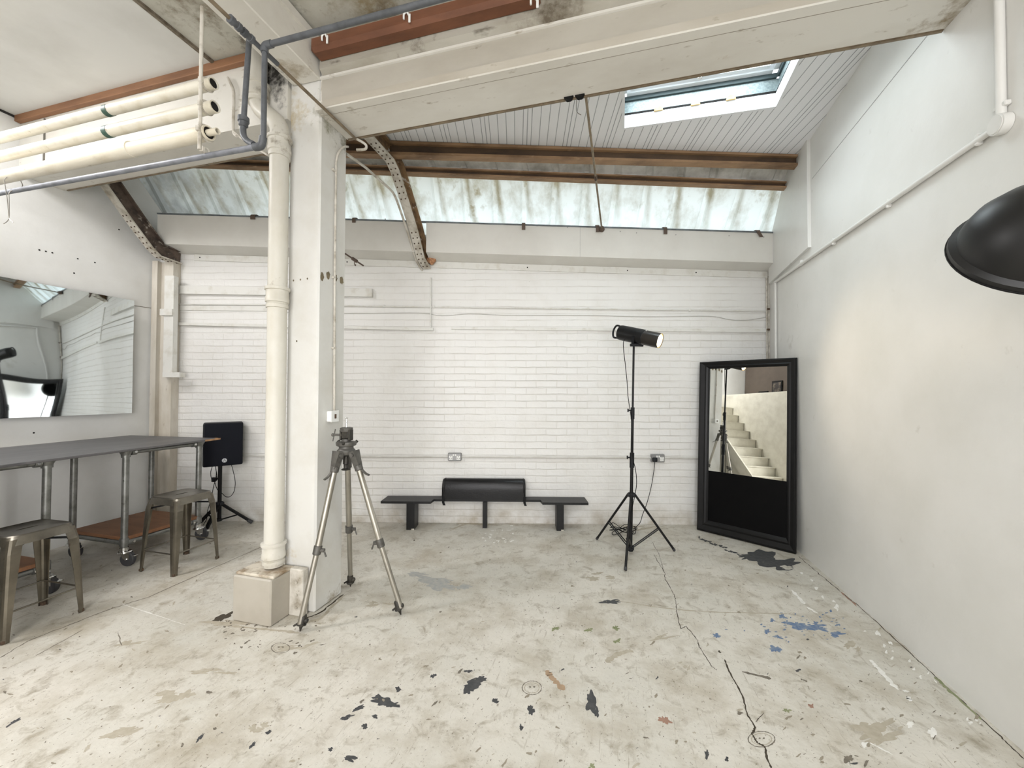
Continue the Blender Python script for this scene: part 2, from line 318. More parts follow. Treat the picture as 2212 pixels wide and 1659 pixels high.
def tag(o, label, cat, group=None):
    o['label'] = label; o['category'] = cat
    if group: o['group'] = group
    return o
def struct(name, mb, mats, parent=None, smooth=False, mw=None):
    o = link(name, mb, mats, parent, smooth, mw)
    if parent is None: o['kind'] = 'structure'
    return o
def solo(name, label, cat, mb, mats, smooth=True, group=None): return tag(link(name, mb, mats, None, smooth), label, cat, group)
def copy_tree(root):
    r = root.copy(); COL.objects.link(r)
    def rec(src, dst):
        for ch in [o for o in bpy.data.objects if o.parent == src]:
            if ch == dst: continue
            c = ch.copy(); COL.objects.link(c); c.parent = dst; rec(ch, c)
    rec(root, r); return r
def smoothpath(pts, k=6):
    pts = [V(p) for p in pts]; out = []
    for i in range(len(pts) - 1):
        p0, p1, p2, p3 = pts[max(i - 1, 0)], pts[i], pts[i + 1], pts[min(i + 2, len(pts) - 1)]
        for j in range(k):
            t = j / k
            out.append(.5 * ((2 * p1) + (p2 - p0) * t + (2 * p0 - 5 * p1 + 4 * p2 - p3) * t * t + (3 * p1 - p0 - 3 * p2 + p3) * t ** 3))
    return out + [pts[-1]]

# ================================================================== SETTING
OB = .2                                                   # how far the eave boxing stands off the brick
def zb(u): return 2.8775 - .0302 * u                      # boxing soffit at the wall
def zf(u): return 2.9165 - .0313 * u                      # boxing soffit at its front edge
def zt(u): return 3.230 - .032 * u
UL, UR = U(V((XL, BP.y + .2554 * (XL - BP.x), 0))), U(V((XR, BP.y + .2554 * (XR - BP.x), 0)))
MW_BACK = Matrix(((BT.x, -BN.x, 0, BP.x), (BT.y, -BN.y, 0, BP.y), (0, 0, 1, 0), (0, 0, 0, 1)))
INV_BACK = MW_BACK.inverted()

# ---- floor with its painted and worn marks (all flush skins of the one floor mesh)
rnd = random.Random(7)
fl = MB()
fl.face([(-5.1, -4.3, 0), (1.75, -4.3, 0), (1.75, 5.3, 0), (-5.1, 5.3, 0)])
FM = [m_floor, flat('charcoal_paint_patch', S(62, 63, 64), .75, S(80, 80, 80)), flat('dark_speck', S(108, 101, 90), .8, S(128, 120, 106)), flat('blue_paint', S(92, 114, 146), .7, S(140, 150, 160)),
      flat('white_paint_drip', S(236, 234, 228), .6, S(220, 218, 210)), flat('tan_stain', S(172, 146, 118), .7), flat('grey_brown_stain', S(180, 172, 155), .8, S(164, 155, 137)), flat('moss', S(122, 130, 92), .9, S(150, 150, 120)),
      flat('crack', S(70, 62, 50), .95), flat('faded_blue_grey', S(164, 165, 163), .7, S(184, 181, 172)), flat('red_brown_stain', S(160, 126, 108), .8), flat('mid_stain', S(140, 131, 114), .8, S(156, 147, 130))]
ZF = [.0004]
def fpoly(pp, mi):
    ZF[0] += .0000004
    fl.face([(*G(*p).xy, ZF[0]) for p in pp], mi)
def blob(cx, cy, rx, ry, rot=0, mi=1, rough=.35, n=44, seed=None):
    q = random.Random(seed if seed is not None else int(cx * 7 + cy))
    ph = [(k, q.uniform(0, 6.28), q.uniform(.4, 1) / k ** .75) for k in range(2, 12)]
    c, s = math.cos(math.radians(rot)), math.sin(math.radians(rot)); ctr = (cx, cy); ring = []
    for i in range(n):
        a = 2 * PI * i / n; r = max(.18, 1 + rough * sum(w * math.sin(k * a + p) for k, p, w in ph))
        x, y = rx * r * math.cos(a), ry * r * math.sin(a); ring.append((cx + x * c - y * s, cy + x * s + y * c))
    ZF[0] += .0000004
    g = [V((*G(*p).xy, ZF[0])) for p in ring]; g0 = V((*G(*ctr).xy, ZF[0]))
    v0 = fl.b.verts.new(g0); vs = [fl.b.verts.new(p) for p in g]
    for i in range(n): fl.b.faces.new((v0, vs[i], vs[(i + 1) % n])).material_index = mi
def line(pts, w, mi, jit=0, seed=1, k=10):     # ribbon on the floor, w in metres
    q = random.Random(seed); P = []
    for a, b in zip(pts, pts[1:]):
        for j in range(k):
            t = j / k; P.append((a[0] + (b[0] - a[0]) * t + q.uniform(-jit, jit), a[1] + (b[1] - a[1]) * t + q.uniform(-jit, jit) * .4))
    P.append(pts[-1]); g = [V((*G(*p).xy, 0)) for p in P]; ZF[0] += .0000004; L = []
    for i, p in enumerate(g):
        d = (g[min(i + 1, len(g) - 1)] - g[max(i - 1, 0)]).normalized(); nn = V((-d.y, d.x, 0)) * w * .5 * (1 if jit == 0 else q.uniform(.5, 1.4)) * (.3 if i in (0, len(g) - 1) else 1)
        L.append((fl.b.verts.new(p + nn + V((0, 0, ZF[0]))), fl.b.verts.new(p - nn + V((0, 0, ZF[0])))))
    for a, b in zip(L, L[1:]): fl.b.faces.new((a[0], a[1], b[1], b[0])).material_index = mi
# soft wear first, then paint, then specks
for cx, cy, rx, ry in ((300, 1395, 60, 9), (640, 1400, 50, 10), (270, 1585, 80, 18), (360, 1510, 70, 16), (560, 1570, 26, 14), (1450, 1380, 60, 8), (1900, 1580, 90, 26), (1300, 1245, 34, 9), (1490, 1445, 17, 10),
                       (1840, 1400, 30, 14), (1170, 1120, 120, 7), (980, 1128, 120, 5), (1390, 1140, 60, 5), (460, 1450, 60, 8), (820, 1305, 36, 6)):
    for k in range(3): blob(cx + rnd.uniform(-.6, .6) * rx, cy + rnd.uniform(-.7, .7) * ry, rx * rnd.uniform(.2, .45), ry * rnd.uniform(.2, .5), rnd.uniform(-25, 10), 6, .5, seed=cx + k)
for a in ((945, 1262, 34, 11), (900, 1240, 22, 4), (1000, 1268, 18, 5), (935, 1252, 42, 5)): blob(*a, rot=4, mi=9, rough=.5)
for cx, cy, rx, ry, rot in ((1650, 1207, 42, 15, 10), (1690, 1219, 36, 11, 0), (1625, 1200, 22, 7, -10), (1022, 1479, 22, 11, -20), (1038, 1468, 14, 6, -10), (1012, 1490, 11, 8, 0), (830, 1516, 22, 10, 15), (848, 1523, 14, 6, 0),
                            (815, 1506, 9, 5, 0), (1278, 1518, 12, 21, -18), (1288, 1538, 6, 10, 0), (1147, 1534, 8, 9, 0), (757, 1638, 14, 6, 10), (936, 1460, 6, 4, -30), (860, 1489, 6, 5, 0), (748, 1550, 14, 4, -15),
                            (788, 1569, 7, 5, 0), (810, 1548, 6, 4, 0), (775, 1530, 14, 4, -20), (1070, 1514, 7, 5, 0), (1126, 1572, 4, 6, 20), (1320, 1300, 18, 5, 0), (1527, 1630, 5, 8, 0), (1012, 1450, 8, 3, 0), (545, 1610, 10, 3, -50),
                            (432, 1594, 12, 3, -50), (580, 1582, 8, 3, -30), (714, 1619, 5, 4, 0), (30, 1560, 16, 3, -30), (1570, 1640, 4, 5, 0)):
    blob(cx, cy, rx, ry, rot, 1, .42)
blob(1700, 1226, 13, 4, 0, 0, .5)
for k in range(18): blob(1510 + k * 5.5 + rnd.uniform(-4, 4), 1163 + k * 2.2 + rnd.uniform(-3, 3), rnd.uniform(2, 7), rnd.uniform(1, 2), 15, 1, .5, 16)
for cx, cy, rx, ry in ((1740, 1354, 26, 7), (1722, 1350, 12, 7), (1765, 1358, 18, 5), (1690, 1332, 8, 4), (1657, 1364, 7, 4), (1675, 1402, 11, 7), (1548, 1373, 8, 4), (1762, 1346, 6, 3), (1680, 1376, 9, 3), (1806, 1370, 12, 6), (1700, 1345, 8, 4), (1668, 1340, 5, 3), (1810, 1350, 6, 2)):
    blob(cx, cy, rx, ry, 5, 3, .6)
for k in range(46): blob(rnd.gauss(1735, 55), rnd.gauss(1355, 20), rnd.uniform(1, 4), rnd.uniform(.8, 2), 0, 3, .4, 10, seed=k)
line([(1710, 1274), (1738, 1305)], .022, 4, .8, 3); line([(1744, 1312), (1766, 1325)], .016, 4, .8, 4); line([(1880, 1425), (1895, 1442), (1940, 1490)], .024, 4, 1.2, 5); line([(1950, 1492), (1964, 1494)], .014, 4, 1, 6)
line([(1958, 1505), (1970, 1514)], .026, 4, 1, 8); line([(1864, 1606), (1880, 1605), (1928, 1630)], .008, 4, .8, 9); blob(1868, 1609, 8, 5, 0, 4); blob(1966, 1565, 8, 6, 0, 4); blob(2015, 1583, 8, 12, -30, 4)
for k in range(30): blob(rnd.uniform(1040, 1110), rnd.uniform(1135, 1172), rnd.uniform(1, 5), rnd.uniform(.6, 1.6), 0, 4, .5, 10, seed=900 + k)
for k in range(26):
    t = rnd.random(); blob(1735 + 400 * t + rnd.uniform(-30, 6), 1225 + 345 * t + rnd.uniform(-4, 10), rnd.uniform(2, 6), rnd.uniform(1.5, 4), 40, 4, .5, 12, seed=1200 + k)
line([(1180, 1448), (1190, 1462), (1219, 1491)], .03, 5, 1.2, 10); line([(1603, 1451), (1666, 1466)], .022, 2, .5, 11); line([(1729, 1467), (1744, 1472)], .012, 2, .4, 12)
line([(1310, 1430), (1335, 1412), (1365, 1405)], .035, 6, 2, 13); blob(1436, 1556, 11, 8, 20, 10, .6); blob(1752, 1525, 6, 4, 0, 10, .5); blob(1832, 1640, 10, 8, 10, 2, .4)
for x, y in ((1272, 1361), (1333, 1385), (1200, 1358), (1700, 1535), (1330, 1357), (1279, 1655)): blob(x, y, 7, 4, 0, 7, .6)
for cx, cy, rx, ry in ((1149, 1486, 21, 15), (1645, 1597, 29, 17), (606, 1400, 20, 11)):       # round plugs in the concrete
    for rr in (1, .75):
        line([(cx + rx * rr * math.cos(a * PI / 9), cy + ry * rr * math.sin(a * PI / 9)) for a in range(19)], .004, 2 if rr == 1 else 6, .5, cx, 3)
    for dx in (-4, 5): blob(cx + dx, cy - 2, 2.4, 1.6, 0, 2, .2, 10)
crack = [(1412, 1196), (1422, 1215), (1436, 1238), (1437, 1252), (1455, 1283), (1459, 1295), (1462, 1320), (1470, 1358), (1482, 1353), (1505, 1380), (1512, 1400), (1536, 1438), (1548, 1448)]
line(crack, .0045, 8, 1.1, 21, 6)
line([(1553, 1405), (1556, 1411)], .012, 8, .4, 22, 3); line([(1564, 1424), (1580, 1460), (1604, 1503), (1615, 1545), (1632, 1572), (1624, 1585), (1636, 1605), (1652, 1612), (1656, 1635), (1667, 1662)], .0075, 8, 1.0, 23, 8)
line([(1632, 1560), (1650, 1540)], .003, 8, .8, 25); line([(1436, 1238), (1420, 1190), (1408, 1170)], .003, 8, 1, 26)
line([(1328, 1297), (1420, 1312), (1520, 1322), (1700, 1326)], .012, 6, 1.2, 27); line([(0, 1422), (60, 1385), (240, 1315), (320, 1290), (590, 1170)], .008, 2, 1.6, 28)
line([(75, 1418), (180, 1360)], .006, 2, .8, 29); line([(255, 1365), (262, 1395)], .004, 2, 1, 30); line([(0, 1345), (240, 1260)], .004, 6, .6, 31)
line([(265, 1305), (400, 1350)], .006, 4, .8, 32)
line([(1722, 1200), (1770, 1240), (1850, 1305), (1960, 1405), (2030, 1470), (2155, 1585), (2212, 1640)], .0055, 8, 1.5, 33, 14)
line([(2018, 1462), (2060, 1500), (2120, 1555)], .016, 7, 2, 34, 10); line([(1816, 1278), (1850, 1310)], .014, 10, 2, 35)
blob(480, 1334, 24, 6, -28, 8, .4); blob(500, 1345, 50, 6, 0, 6, .5)
line([(455, 1345), (500, 1352), (600, 1362), (650, 1368)], .02, 6, 2, 36); line([(660, 1345), (690, 1338), (745, 1285)], .025, 6, 2.5, 37)
line([(648, 1340), (690, 1325), (742, 1284)], .012, 8, 1.5, 38)
for k in range(40): blob(rnd.uniform(480, 700), rnd.uniform(1340, 1400), rnd.uniform(1, 5), rnd.uniform(.7, 2), -20, 2, .5, 10, seed=1500 + k)
for k in range(900):                                        # specks and chips
    x, y = rnd.uniform(0, 2150), rnd.uniform(1150, 1655)
    if rnd.random() > (.35 + .65 * (mnoise.noise(V((x * .006, y * .012, 3))) * .5 + .5) ** 1.2): continue
    g = G(x, y)
    if g.x > XR - .03 or g.x < -4.8: continue
    r = rnd.choice((.8, 1.0, 1.0, 1.3, 1.6, 2.2, 3.2)) * (y - 850) / 640
    blob(x, y, r * rnd.uniform(1, 2.4), r * rnd.uniform(.5, 1.), rnd.uniform(-60, 20), rnd.choice((2, 2, 11, 11, 11, 11, 6, 6, 6, 1)), .45, 12, seed=5000 + k)
struct('floor', fl, FM)

# ---- walls
w = MB(); dz = 3.15
pts = []
for u in (UL - .2, UR + .2):
    pts.append((u, zb(u) + .3))
w.hexa([(pts[0][0], 0, -.02), (pts[1][0], 0, -.02), (pts[1][0], .15, -.02), (pts[0][0], .15, -.02), (pts[0][0], 0, pts[0][1]), (pts[1][0], 0, pts[1][1]), (pts[1][0], .15, pts[1][1]), (pts[0][0], .15, pts[0][1])])
struct('wall_back', w, m_brick, mw=MW_BACK)
struct('wall_right', MB().box(((XR + .075), .5, 2.05), (.15, 9.8, 4.2)), m_plaster)
struct('wall_left', MB().box(((XL - .075), .3, 2.1), (.15, 9.4, 4.3)), m_plaster_left)
struct('wall_front', MB().box((-1.7, -4.35, 2.0), (7.2, .15, 4.1)), m_backdim)
struct('ceiling', MB().box((-.6, -1.0, 3.85), (4.5, 6.9, .14)), m_conc_ceil)
cpl = struct('ceiling_plaster', MB().box((-3.92, -1.0, 3.84), (2.26, 6.44, .14)), m_ceil_white)
struct('ceiling_joint', MB().box((-2.785, -1.0, 3.772), (.022, 6.4, .02)), flat('joint_dirt', S(96, 86, 72), .9, S(140, 130, 114)), parent=cpl)  # dark joint line between plaster and concrete
struct('shadow_gap', MB().box((XL + .006, -1.0, 3.764), (.014, 6.4, .018)), flat('gap_dark', S(50, 48, 46), .9), parent=cpl)  # dark strip standing in for the shade between wall and ceiling
struct('wall_upper', MB().box((-3.75, -.94, 2.9), (2.4, .08, 1.8)), m_backdim)

# ---- beams and column (one poured frame: the cross beam, the long beam towards the viewer, the post)
bm_ = MB()
def xprism(prof, x0, x1): return [(x0, y, z) for y, z in prof], (x1 - x0, 0, 0)
prof = [(2.49, 3.277), (2.17, 3.274), (2.165, 3.28), (2.165, 3.325), (2.19, 3.335), (2.22, 3.335), (2.22, 3.507), (2.208, 3.512), (2.208, 3.527), (2.225, 3.535), (2.225, 3.95), (2.49, 3.95)]
bm_.prism(*xprism(prof, -1.92, XR + .01))
beam = struct('ceiling_beam', bm_, m_beam)
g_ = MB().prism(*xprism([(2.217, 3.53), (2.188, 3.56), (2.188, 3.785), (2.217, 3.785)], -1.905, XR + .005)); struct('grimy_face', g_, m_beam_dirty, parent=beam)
g_ = MB().box((-.17, 2.2185, 3.428), (3.48, .004, .155)); struct('face', g_, m_beam_shaded, parent=beam)  # thin skin carrying the shade painted onto the front face
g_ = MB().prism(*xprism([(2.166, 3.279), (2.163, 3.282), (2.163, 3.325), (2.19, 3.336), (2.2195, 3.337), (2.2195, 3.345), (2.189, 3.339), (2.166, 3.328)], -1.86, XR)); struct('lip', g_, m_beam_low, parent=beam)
g_ = MB().box((-.17, 2.228, 3.2755), (3.48, .003, .003)); struct('joint', g_, flat('soffit_joint', S(150, 142, 126)), parent=beam)
g_ = MB().box((-.17, 2.492, 3.281), (3.48, .012, .022)).box((-.17, 2.485, 3.2765), (3.48, .010, .003)); struct('rusty_edge', g_, m_rustpipe, parent=beam)
lb = MB(); prof = [(2.49, 3.287), (2.2, 3.284), (2.2, 3.95), (2.49, 3.95)]
lb.prism(*xprism(prof, XL - .02, -2.17))
struct('ceiling_beam', lb, m_beam)
jt = MB().box((-4.64, 2.196, 3.5), (.01, .012, .42))
struct('beam_joint_line', jt, flat('joint_grey', S(120, 116, 108)), parent=bpy.data.objects['ceiling_beam.001'])
lg = MB().box((-2.03, -.95, 3.65), (.22, 6.34, .28), bev=.006)
lg.box((-1.912, -.95, 3.735), (.03, 6.3, .05))
struct('ceiling_beam', lg, m_beam)
cl = MB().box((-2.045, 2.355, 1.95), (.25, .27, 3.9), bev=.012)
col = struct('column', cl, m_column)
cm = MB()
for k, (x, y, w_, h_) in enumerate(((696, 597, 4, 9), (709, 595, 5, 9), (725, 600, 4, 8), (738, 606, 5, 9))):
    p = PX(x, y, -1.9195); n = 14; q = random.Random(k)
    cm.face([(-1.9188, p.y + .02 * w_ / 5 * math.cos(a) * q.uniform(.7, 1.2), p.z + .03 * h_ / 9 * math.sin(a) * q.uniform(.7, 1.2)) for a in [2 * PI * i / n for i in range(n)]])
for x, y in ((634, 606), (649, 604), (664, 602), (641, 737)):
    p = PY(x, y, 2.2195); cm.face([(p.x + .006 * math.cos(a), 2.2192, p.z + .007 * math.sin(a)) for a in [2 * PI * i / 10 for i in range(10)]])
struct('column_hole', cm, flat('exposed_grey_core', S(128, 116, 92), .9, S(92, 82, 66)), parent=col)
struct('rusty_edge', MB().box((-3.55, 2.492, 3.289), (2.75, .012, .018)), m_rustpipe, parent=bpy.data.objects['ceiling_beam.001'])

# ---- boxed-in eave, cover strip, corner post
tb = MB(); a, c = UL + .14, UR - .005
tb.hexa([BW(a, .004, zb(a)), BW(c, .004, zb(c)), BW(c, OB, zf(c)), BW(a, OB, zf(a)), BW(a, .004, zt(a)), BW(c, .004, zt(c)), BW(c, OB, zt(c)), BW(a, OB, zt(a))])
cut0, cut1 = -.302, -.18                                 # notched round the rafter foot
tb = MB()
for a_, c_ in ((a, cut0), (cut1, c)):
    tb.hexa([BW(a_, .004, zb(a_)), BW(c_, .004, zb(c_)), BW(c_, OB, zf(c_)), BW(a_, OB, zf(a_)), BW(a_, .004, zt(a_)), BW(c_, .004, zt(c_)), BW(c_, OB, zt(c_)), BW(a_, OB, zt(a_))])
box = struct('trim_1', tb, pm('boxing_paint', S(226, 224, 217), S(214, 211, 203), 2, .4, .75, .5))
gl = MB(); gl.hexa([BW(a, OB - .015, zt(a)), BW(c, OB - .015, zt(c)), BW(c, OB + .01, zt(c)), BW(a, OB + .01, zt(a)), BW(a, OB - .015, zt(a) + .014), BW(c, OB - .015, zt(c) + .014), BW(c, OB + .01, zt(c) + .014), BW(a, OB + .01, zt(a) + .014)])
struct('gutter_lip', gl, pm('lead_lip', S(120, 128, 132), S(84, 88, 90), 8, .4, .7, .5), parent=box)
sc_ = MB()
for x, y in ((832, 473), (979, 480), (1160, 488), (1226, 491), (1340, 500), (1375, 503), (1460, 507), (1575, 509), (1650, 512)):
    p = B(x, y, OB + .002); sc_.cyl(p - BN * .005, p + BN * .001, .006, n=8)
uu = U(B(1253, 530, OB))
sc_.face([BW(uu - .001, OB + .0008, zf(uu)), BW(uu + .002, OB + .0008, zf(uu)), BW(uu + .002, OB + .0008, zt(uu)), BW(uu - .001, OB + .0008, zt(uu))])
struct('boxing_joint_and_screw', sc_, flat('grey_screw', S(178, 176, 170)), parent=box)
ts = MB(); ts.hexa([BW(a + .25, 0, zb(a + .25) - .07), BW(c, 0, zb(c) - .07), BW(c, .014, zb(c) - .07), BW(a + .25, .014, zb(a + .25) - .07), BW(a + .25, 0, zb(a + .25)), BW(c, 0, zb(c)), BW(c, .014, zb(c)), BW(a + .25, .014, zb(a + .25))])
d = ts; n0 = d.nf()
for u in (-2.75, -1.1, -.25, .9, 2.0, 2.75): d.cyl(BW(u, .012, zb(u) - .035), BW(u, .016, zb(u) - .035), .007, n=8)
struct('trim_2', ts.mark(n0, 1), [m_white, m_mdark])
cp = MB()                                                       # painted steel stanchion standing in the far left corner
for u0, u1, o, z0, z1 in ((UL + .0, UL + .06, .10, 0, 2.86), (UL + .06, UL + .125, .05, 0, 2.86), (UL + .135, UL + .235, .10, 0, 2.86)):
    cp.hexa([BW(u0, .002, z0), BW(u1, .002, z0), BW(u1, o, z0), BW(u0, o, z0), BW(u0, .002, z1), BW(u1, .002, z1), BW(u1, o, z1), BW(u0, o, z1)])
post = struct('column', cp, pm('grimy_steel_post', S(214, 208, 196), S(184, 174, 156), 5, .42, .7, .55, c3=S(150, 134, 110), s3=18, lo3=.66, hi3=.78, stretch=(1, 1, .3)))
ct = MB()
u0, u1 = U(B(359, 700, .12)), U(B(379, 700, .12)); z0, z1 = B(365, 808, .14).z, B(365, 596, .14).z
ct.hexa([BW(u0, .09, z0), BW(u1, .09, z0), BW(u1, .15, z0), BW(u0, .15, z0), BW(u0, .09, z1), BW(u1, .09, z1), BW(u1, .15, z1), BW(u0, .15, z1)])
struct('cable_duct', ct, m_white, parent=post)
for xa, xb, ya, yb in ((345, 371, 667, 681), (351, 388, 804, 815)):
    p, q = B(xa, ya, .17), B(xb, yb, .17); k = MB()
    k.hexa([BW(U(p), .10, q.z), BW(U(q), .10, q.z), BW(U(q), .17, q.z), BW(U(p), .17, q.z), BW(U(p), .10, p.z), BW(U(q), .10, p.z), BW(U(q), .17, p.z), BW(U(p), .17, p.z)])
    struct('fixing_plate', k, m_white, parent=post)

# ---- boards on the right wall
pn = MB(); yA, yB = 3.96, 4.9
pn.prism([(XR + .002, yA, 2.69), (XR + .002, yB, 2.62), (XR + .002, yB, 3.56), (XR + .002, yA, 3.64)], (-.028, 0, 0))
struct('trim_3', pn, m_plaster)
sl = MB(); sl.prism([(XR + .002, 3.93, 3.262), (XR + .002, 2.58, 3.345), (XR + .002, 2.58, 3.349), (XR + .002, 3.93, 3.266)], (-.004, 0, 0))
struct('trim_4', sl, flat('seam_grey', S(186, 186, 182)))  # plain grey line of the board seam

# ---- matchboard ceiling with the roof window, translucent roof sheets
def Yu(x): return 4.155 + .2535 * (x - 1.56)
def zub(x): return 3.50 - .0315 * (x - 1.56)
def zut(x): return 3.597 - .04 * (x - 1.56)
def Yl(x): return 4.41 + .235 * (x - 1.56)
def zlb(x): return 3.423 - .0525 * (x - 1.56)
def zlt(x): return 3.482 - .055 * (x - 1.56)
def zc(x, y): return 3.603 - .04 * (x - 1.56) + .089 * (Yu(x) - y) * .9689
hx0, hx1, hy0, hy1 = .036, 1.165, 2.68, 3.50
bd = MB()
def bq(x0, x1, f0, f1):
    n = 12
    for i in range(n):
        xa, xb = x0 + (x1 - x0) * i / n, x0 + (x1 - x0) * (i + 1) / n
        P = [(xa, f0(xa)), (xb, f0(xb)), (xb, f1(xb)), (xa, f1(xa))]
        bd.face([INV_BACK @ V((x, y, zc(x, y))) for x, y in P])
K = lambda v: (lambda x: v)
E2 = lambda x: Yu(x) + .03
bq(XL, hx0, K(2.4), E2); bq(hx1, XR + .02, K(2.4), E2); bq(hx0, hx1, K(2.4), K(hy0)); bq(hx0, hx1, K(hy1), E2)
struct('ceiling_boards', bd, m_board, mw=MW_BACK)
sk = MB()
def lining(mb, x0, x1, y0, y1, za, zb_, t):
    for (ax, ay), (bx, by), (nx, ny) in (((x0, y1), (x1, y1), (0, 1)), ((x1, y0), (x1, y1), (1, 0)), ((x0, y0), (x0, y1), (-1, 0)), ((x0, y0), (x1, y0), (0, -1))):
        p = [(ax, ay), (bx, by), (bx + nx * t, by + ny * t), (ax + nx * t, ay + ny * t)]
        mb.hexa([(x, y, zc(x, y) + za) for x, y in p] + [(x, y, zc(x, y) + zb_) for x, y in p])
lining(sk, hx0, hx1, hy0, hy1, -.006, .10, .02)
win = struct('window_1', sk, m_upvc)
s2 = MB(); lining(s2, hx0 - .03, hx1 + .03, hy0 - .03, hy1 + .03, .112, .235, .02)
struct('upstand', s2, m_galv, parent=win)
s3 = MB(); lining(s3, hx0 + .02, hx1 - .02, hy0 + .02, hy1 - .02, .27, .33, .08)
lining(s3, hx0 + .05, hx1 - .05, hy0 + .05, hy1 - .05, .285, .33, .03)
struct('sash', s3, m_upvc, parent=win)
s5 = MB(); lining(s5, hx0 - .015, hx1 + .015, hy0 - .015, hy1 + .015, .237, .27, .03)
m_seal = pm('dark_teal_seal', S(70, 84, 86), rough=.5)
struct('seal', s5, m_seal, parent=win)
s6 = MB(); lining(s6, hx0 - .004, hx1 + .004, hy0 - .004, hy1 + .004, .0985, .122, .02)
struct('shadow_gap', s6, m_mdark, parent=win)  # dark strip painted in for the shade above the lining
s4 = MB(); s4.face([(x, y, zc(x, y) + .31) for x, y in ((hx0, hy0), (hx1, hy0), (hx1, hy1), (hx0, hy1))])
struct('pane', s4, m_glass, parent=win)
for fx in (.24, .49, .72):
    k = MB(); x = hx0 + (hx1 - hx0) * fx; y = hy1 - .012
    k.prism([(x + .035 * math.cos(t), y, zc(x, y) + .095 + .035 * math.sin(t)) for t in [PI * i / 8 for i in range(9)]], (0, .012, 0))
    struct('packer', k, m_pack, parent=win)
hd = MB().tube([(.60, hy1 - .05, zc(.6, hy1) + .30), (.60, hy1 - .09, zc(.6, hy1) + .25), (.62, hy1 - .09, zc(.6, hy1) + .25), (.62, hy1 - .06, zc(.6, hy1) + .29)], .006, 8)
struct('window_catch', hd, m_chrome, parent=win)

rs = MB(); xs = []; x = XL - .1
while x < XR + .12:                                            # trapezoid ribs
    for dx, h in ((0, 0), (.21, 0), (.228, .022), (.272, .022), (.29, 0)): xs.append((x + dx, h))
    x += .30
rows = []
for x, h in xs:
    y0, z0 = Yl(x) + .06, zlt(x) + .035; nrm = V((.2475 * -.75, .9689 * .75, .66)).normalized() * h
    p = V((x, y0, z0)) + nrm; q = V((x - .2475 * .62, y0 + .9689 * .62 - .0, z0 - 1.17 * .62)) + nrm
    rows.append((rs.b.verts.new(p), rs.b.verts.new((p + q) / 2), rs.b.verts.new(q)))
for a_, b_2 in zip(rows, rows[1:]):
    for k in range(2): rs.b.faces.new((a_[k], b_2[k], b_2[k + 1], a_[k + 1]))
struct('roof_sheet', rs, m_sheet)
ru = MB(); rows = []
for x, h in xs:
    a1 = V((x, Yl(x) + .09, zlt(x) - .01)); a0_ = V((x, Yl(x) + .06, zlt(x) + .04)); b1 = V((x, Yu(x) - .05, zut(x) + .09)); hh = V((0, .6 * h, .9 * h + .004))
    rows.append((ru.b.verts.new(a1 + hh), ru.b.verts.new(a0_ + hh), ru.b.verts.new(b1 + hh)))
for a_, b_2 in zip(rows, rows[1:]):
    for k in range(2): ru.b.faces.new((a_[k], b_2[k], b_2[k + 1], a_[k + 1]))
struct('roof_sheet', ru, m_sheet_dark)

# ================================================================== OVERHEAD STEEL, PIPES AND CABLES
def purlin(name, label, yf, zbf, ztf, x0, x1, dep):
    h = lambda x: ztf(x) - zbf(x)
    t = thing(name, label, 'roof beam', (x0, yf(x0), zbf(x0)))
    def bar(y0, y1, f0, f1, nm, m):
        mb = MB(); P = []
        for x, sgn in ((x0, 0), (x1, 0)):
            P.append([(x, yf(x) + y0, zbf(x) + h(x) * f0), (x, yf(x) + y1, zbf(x) + h(x) * f0), (x, yf(x) + y1, zbf(x) + h(x) * f1), (x, yf(x) + y0, zbf(x) + h(x) * f1)])
        mb.hexa(P[0] + P[1]); link(nm, mb, m, t)
    bar(.02, .034, .18, .82, 'web', m_rust_d); bar(-.012, dep, 0, .2, 'bottom_flange', m_rust); bar(-.012, dep, .8, 1., 'top_flange', m_rust)
    return t
purlin('roof_purlin', 'deep rusty brown steel purlin along the edge of the white boarded ceiling', Yu, zub, zut, XL + .05, XR - .012, .07)
purlin('roof_purlin', 'thin rusty brown steel purlin along the top of the translucent roof sheets', Yl, zlb, zlt, XL + .05, XR - .012, .06)

def rafter(label, X, pts, mweb):
    t = thing('roof_rafter', label, 'rafter', (X, pts[-1][0], pts[-1][1])); P = [V((X, y, z)) for y, z in pts]
    f = MB().ribbon(P, .092, .012, (1, 0, 0)); n0 = f.nf()
    def off(k):
        out = []
        for i, p in enumerate(P):
            d = (P[min(i + 1, len(P) - 1)] - P[max(i - 1, 0)]).normalized(); n = V((0, -d.z, d.y)); n = n if n.z > 0 else -n
            out.append(p + n * k)
        return out
    w_ = MB(); A, Bq = off(.006), off(.125)
    for a1, a2, b1, b2 in zip(A, A[1:], Bq, Bq[1:]):
        dx = V((.008, 0, 0)); w_.hexa([a1 - dx, a1 + dx, a2 + dx, a2 - dx, b1 - dx, b1 + dx, b2 + dx, b2 - dx])
    link('web', w_, mweb, t)
    tf = MB().ribbon(off(.13), .092, .012, (1, 0, 0)); link('top_flange', tf, mweb, t)
    b = f; A = off(-.007)
    L = sum((q - p).length for p, q in zip(P, P[1:])); s = 0; nxt = .5
    for p, q, a, a2 in zip(P, P[1:], A, A[1:]):
        seg = (q - p).length
        while nxt < s + seg:
            k = (nxt - s) / seg; c = a.lerp(a2, k); n = (a - p).normalized()
            if not 1.12 < nxt < 1.4:
                for dx in (-.025, .022): b.cyl(c + V((dx, 0, 0)), c + V((dx, 0, 0)) + n * .004, .0075, n=8)
            nxt += .055
        s += seg
    link('bottom_flange', f.mark(n0, 1), [m_grimy_white, m_rust_d], t)
    return t
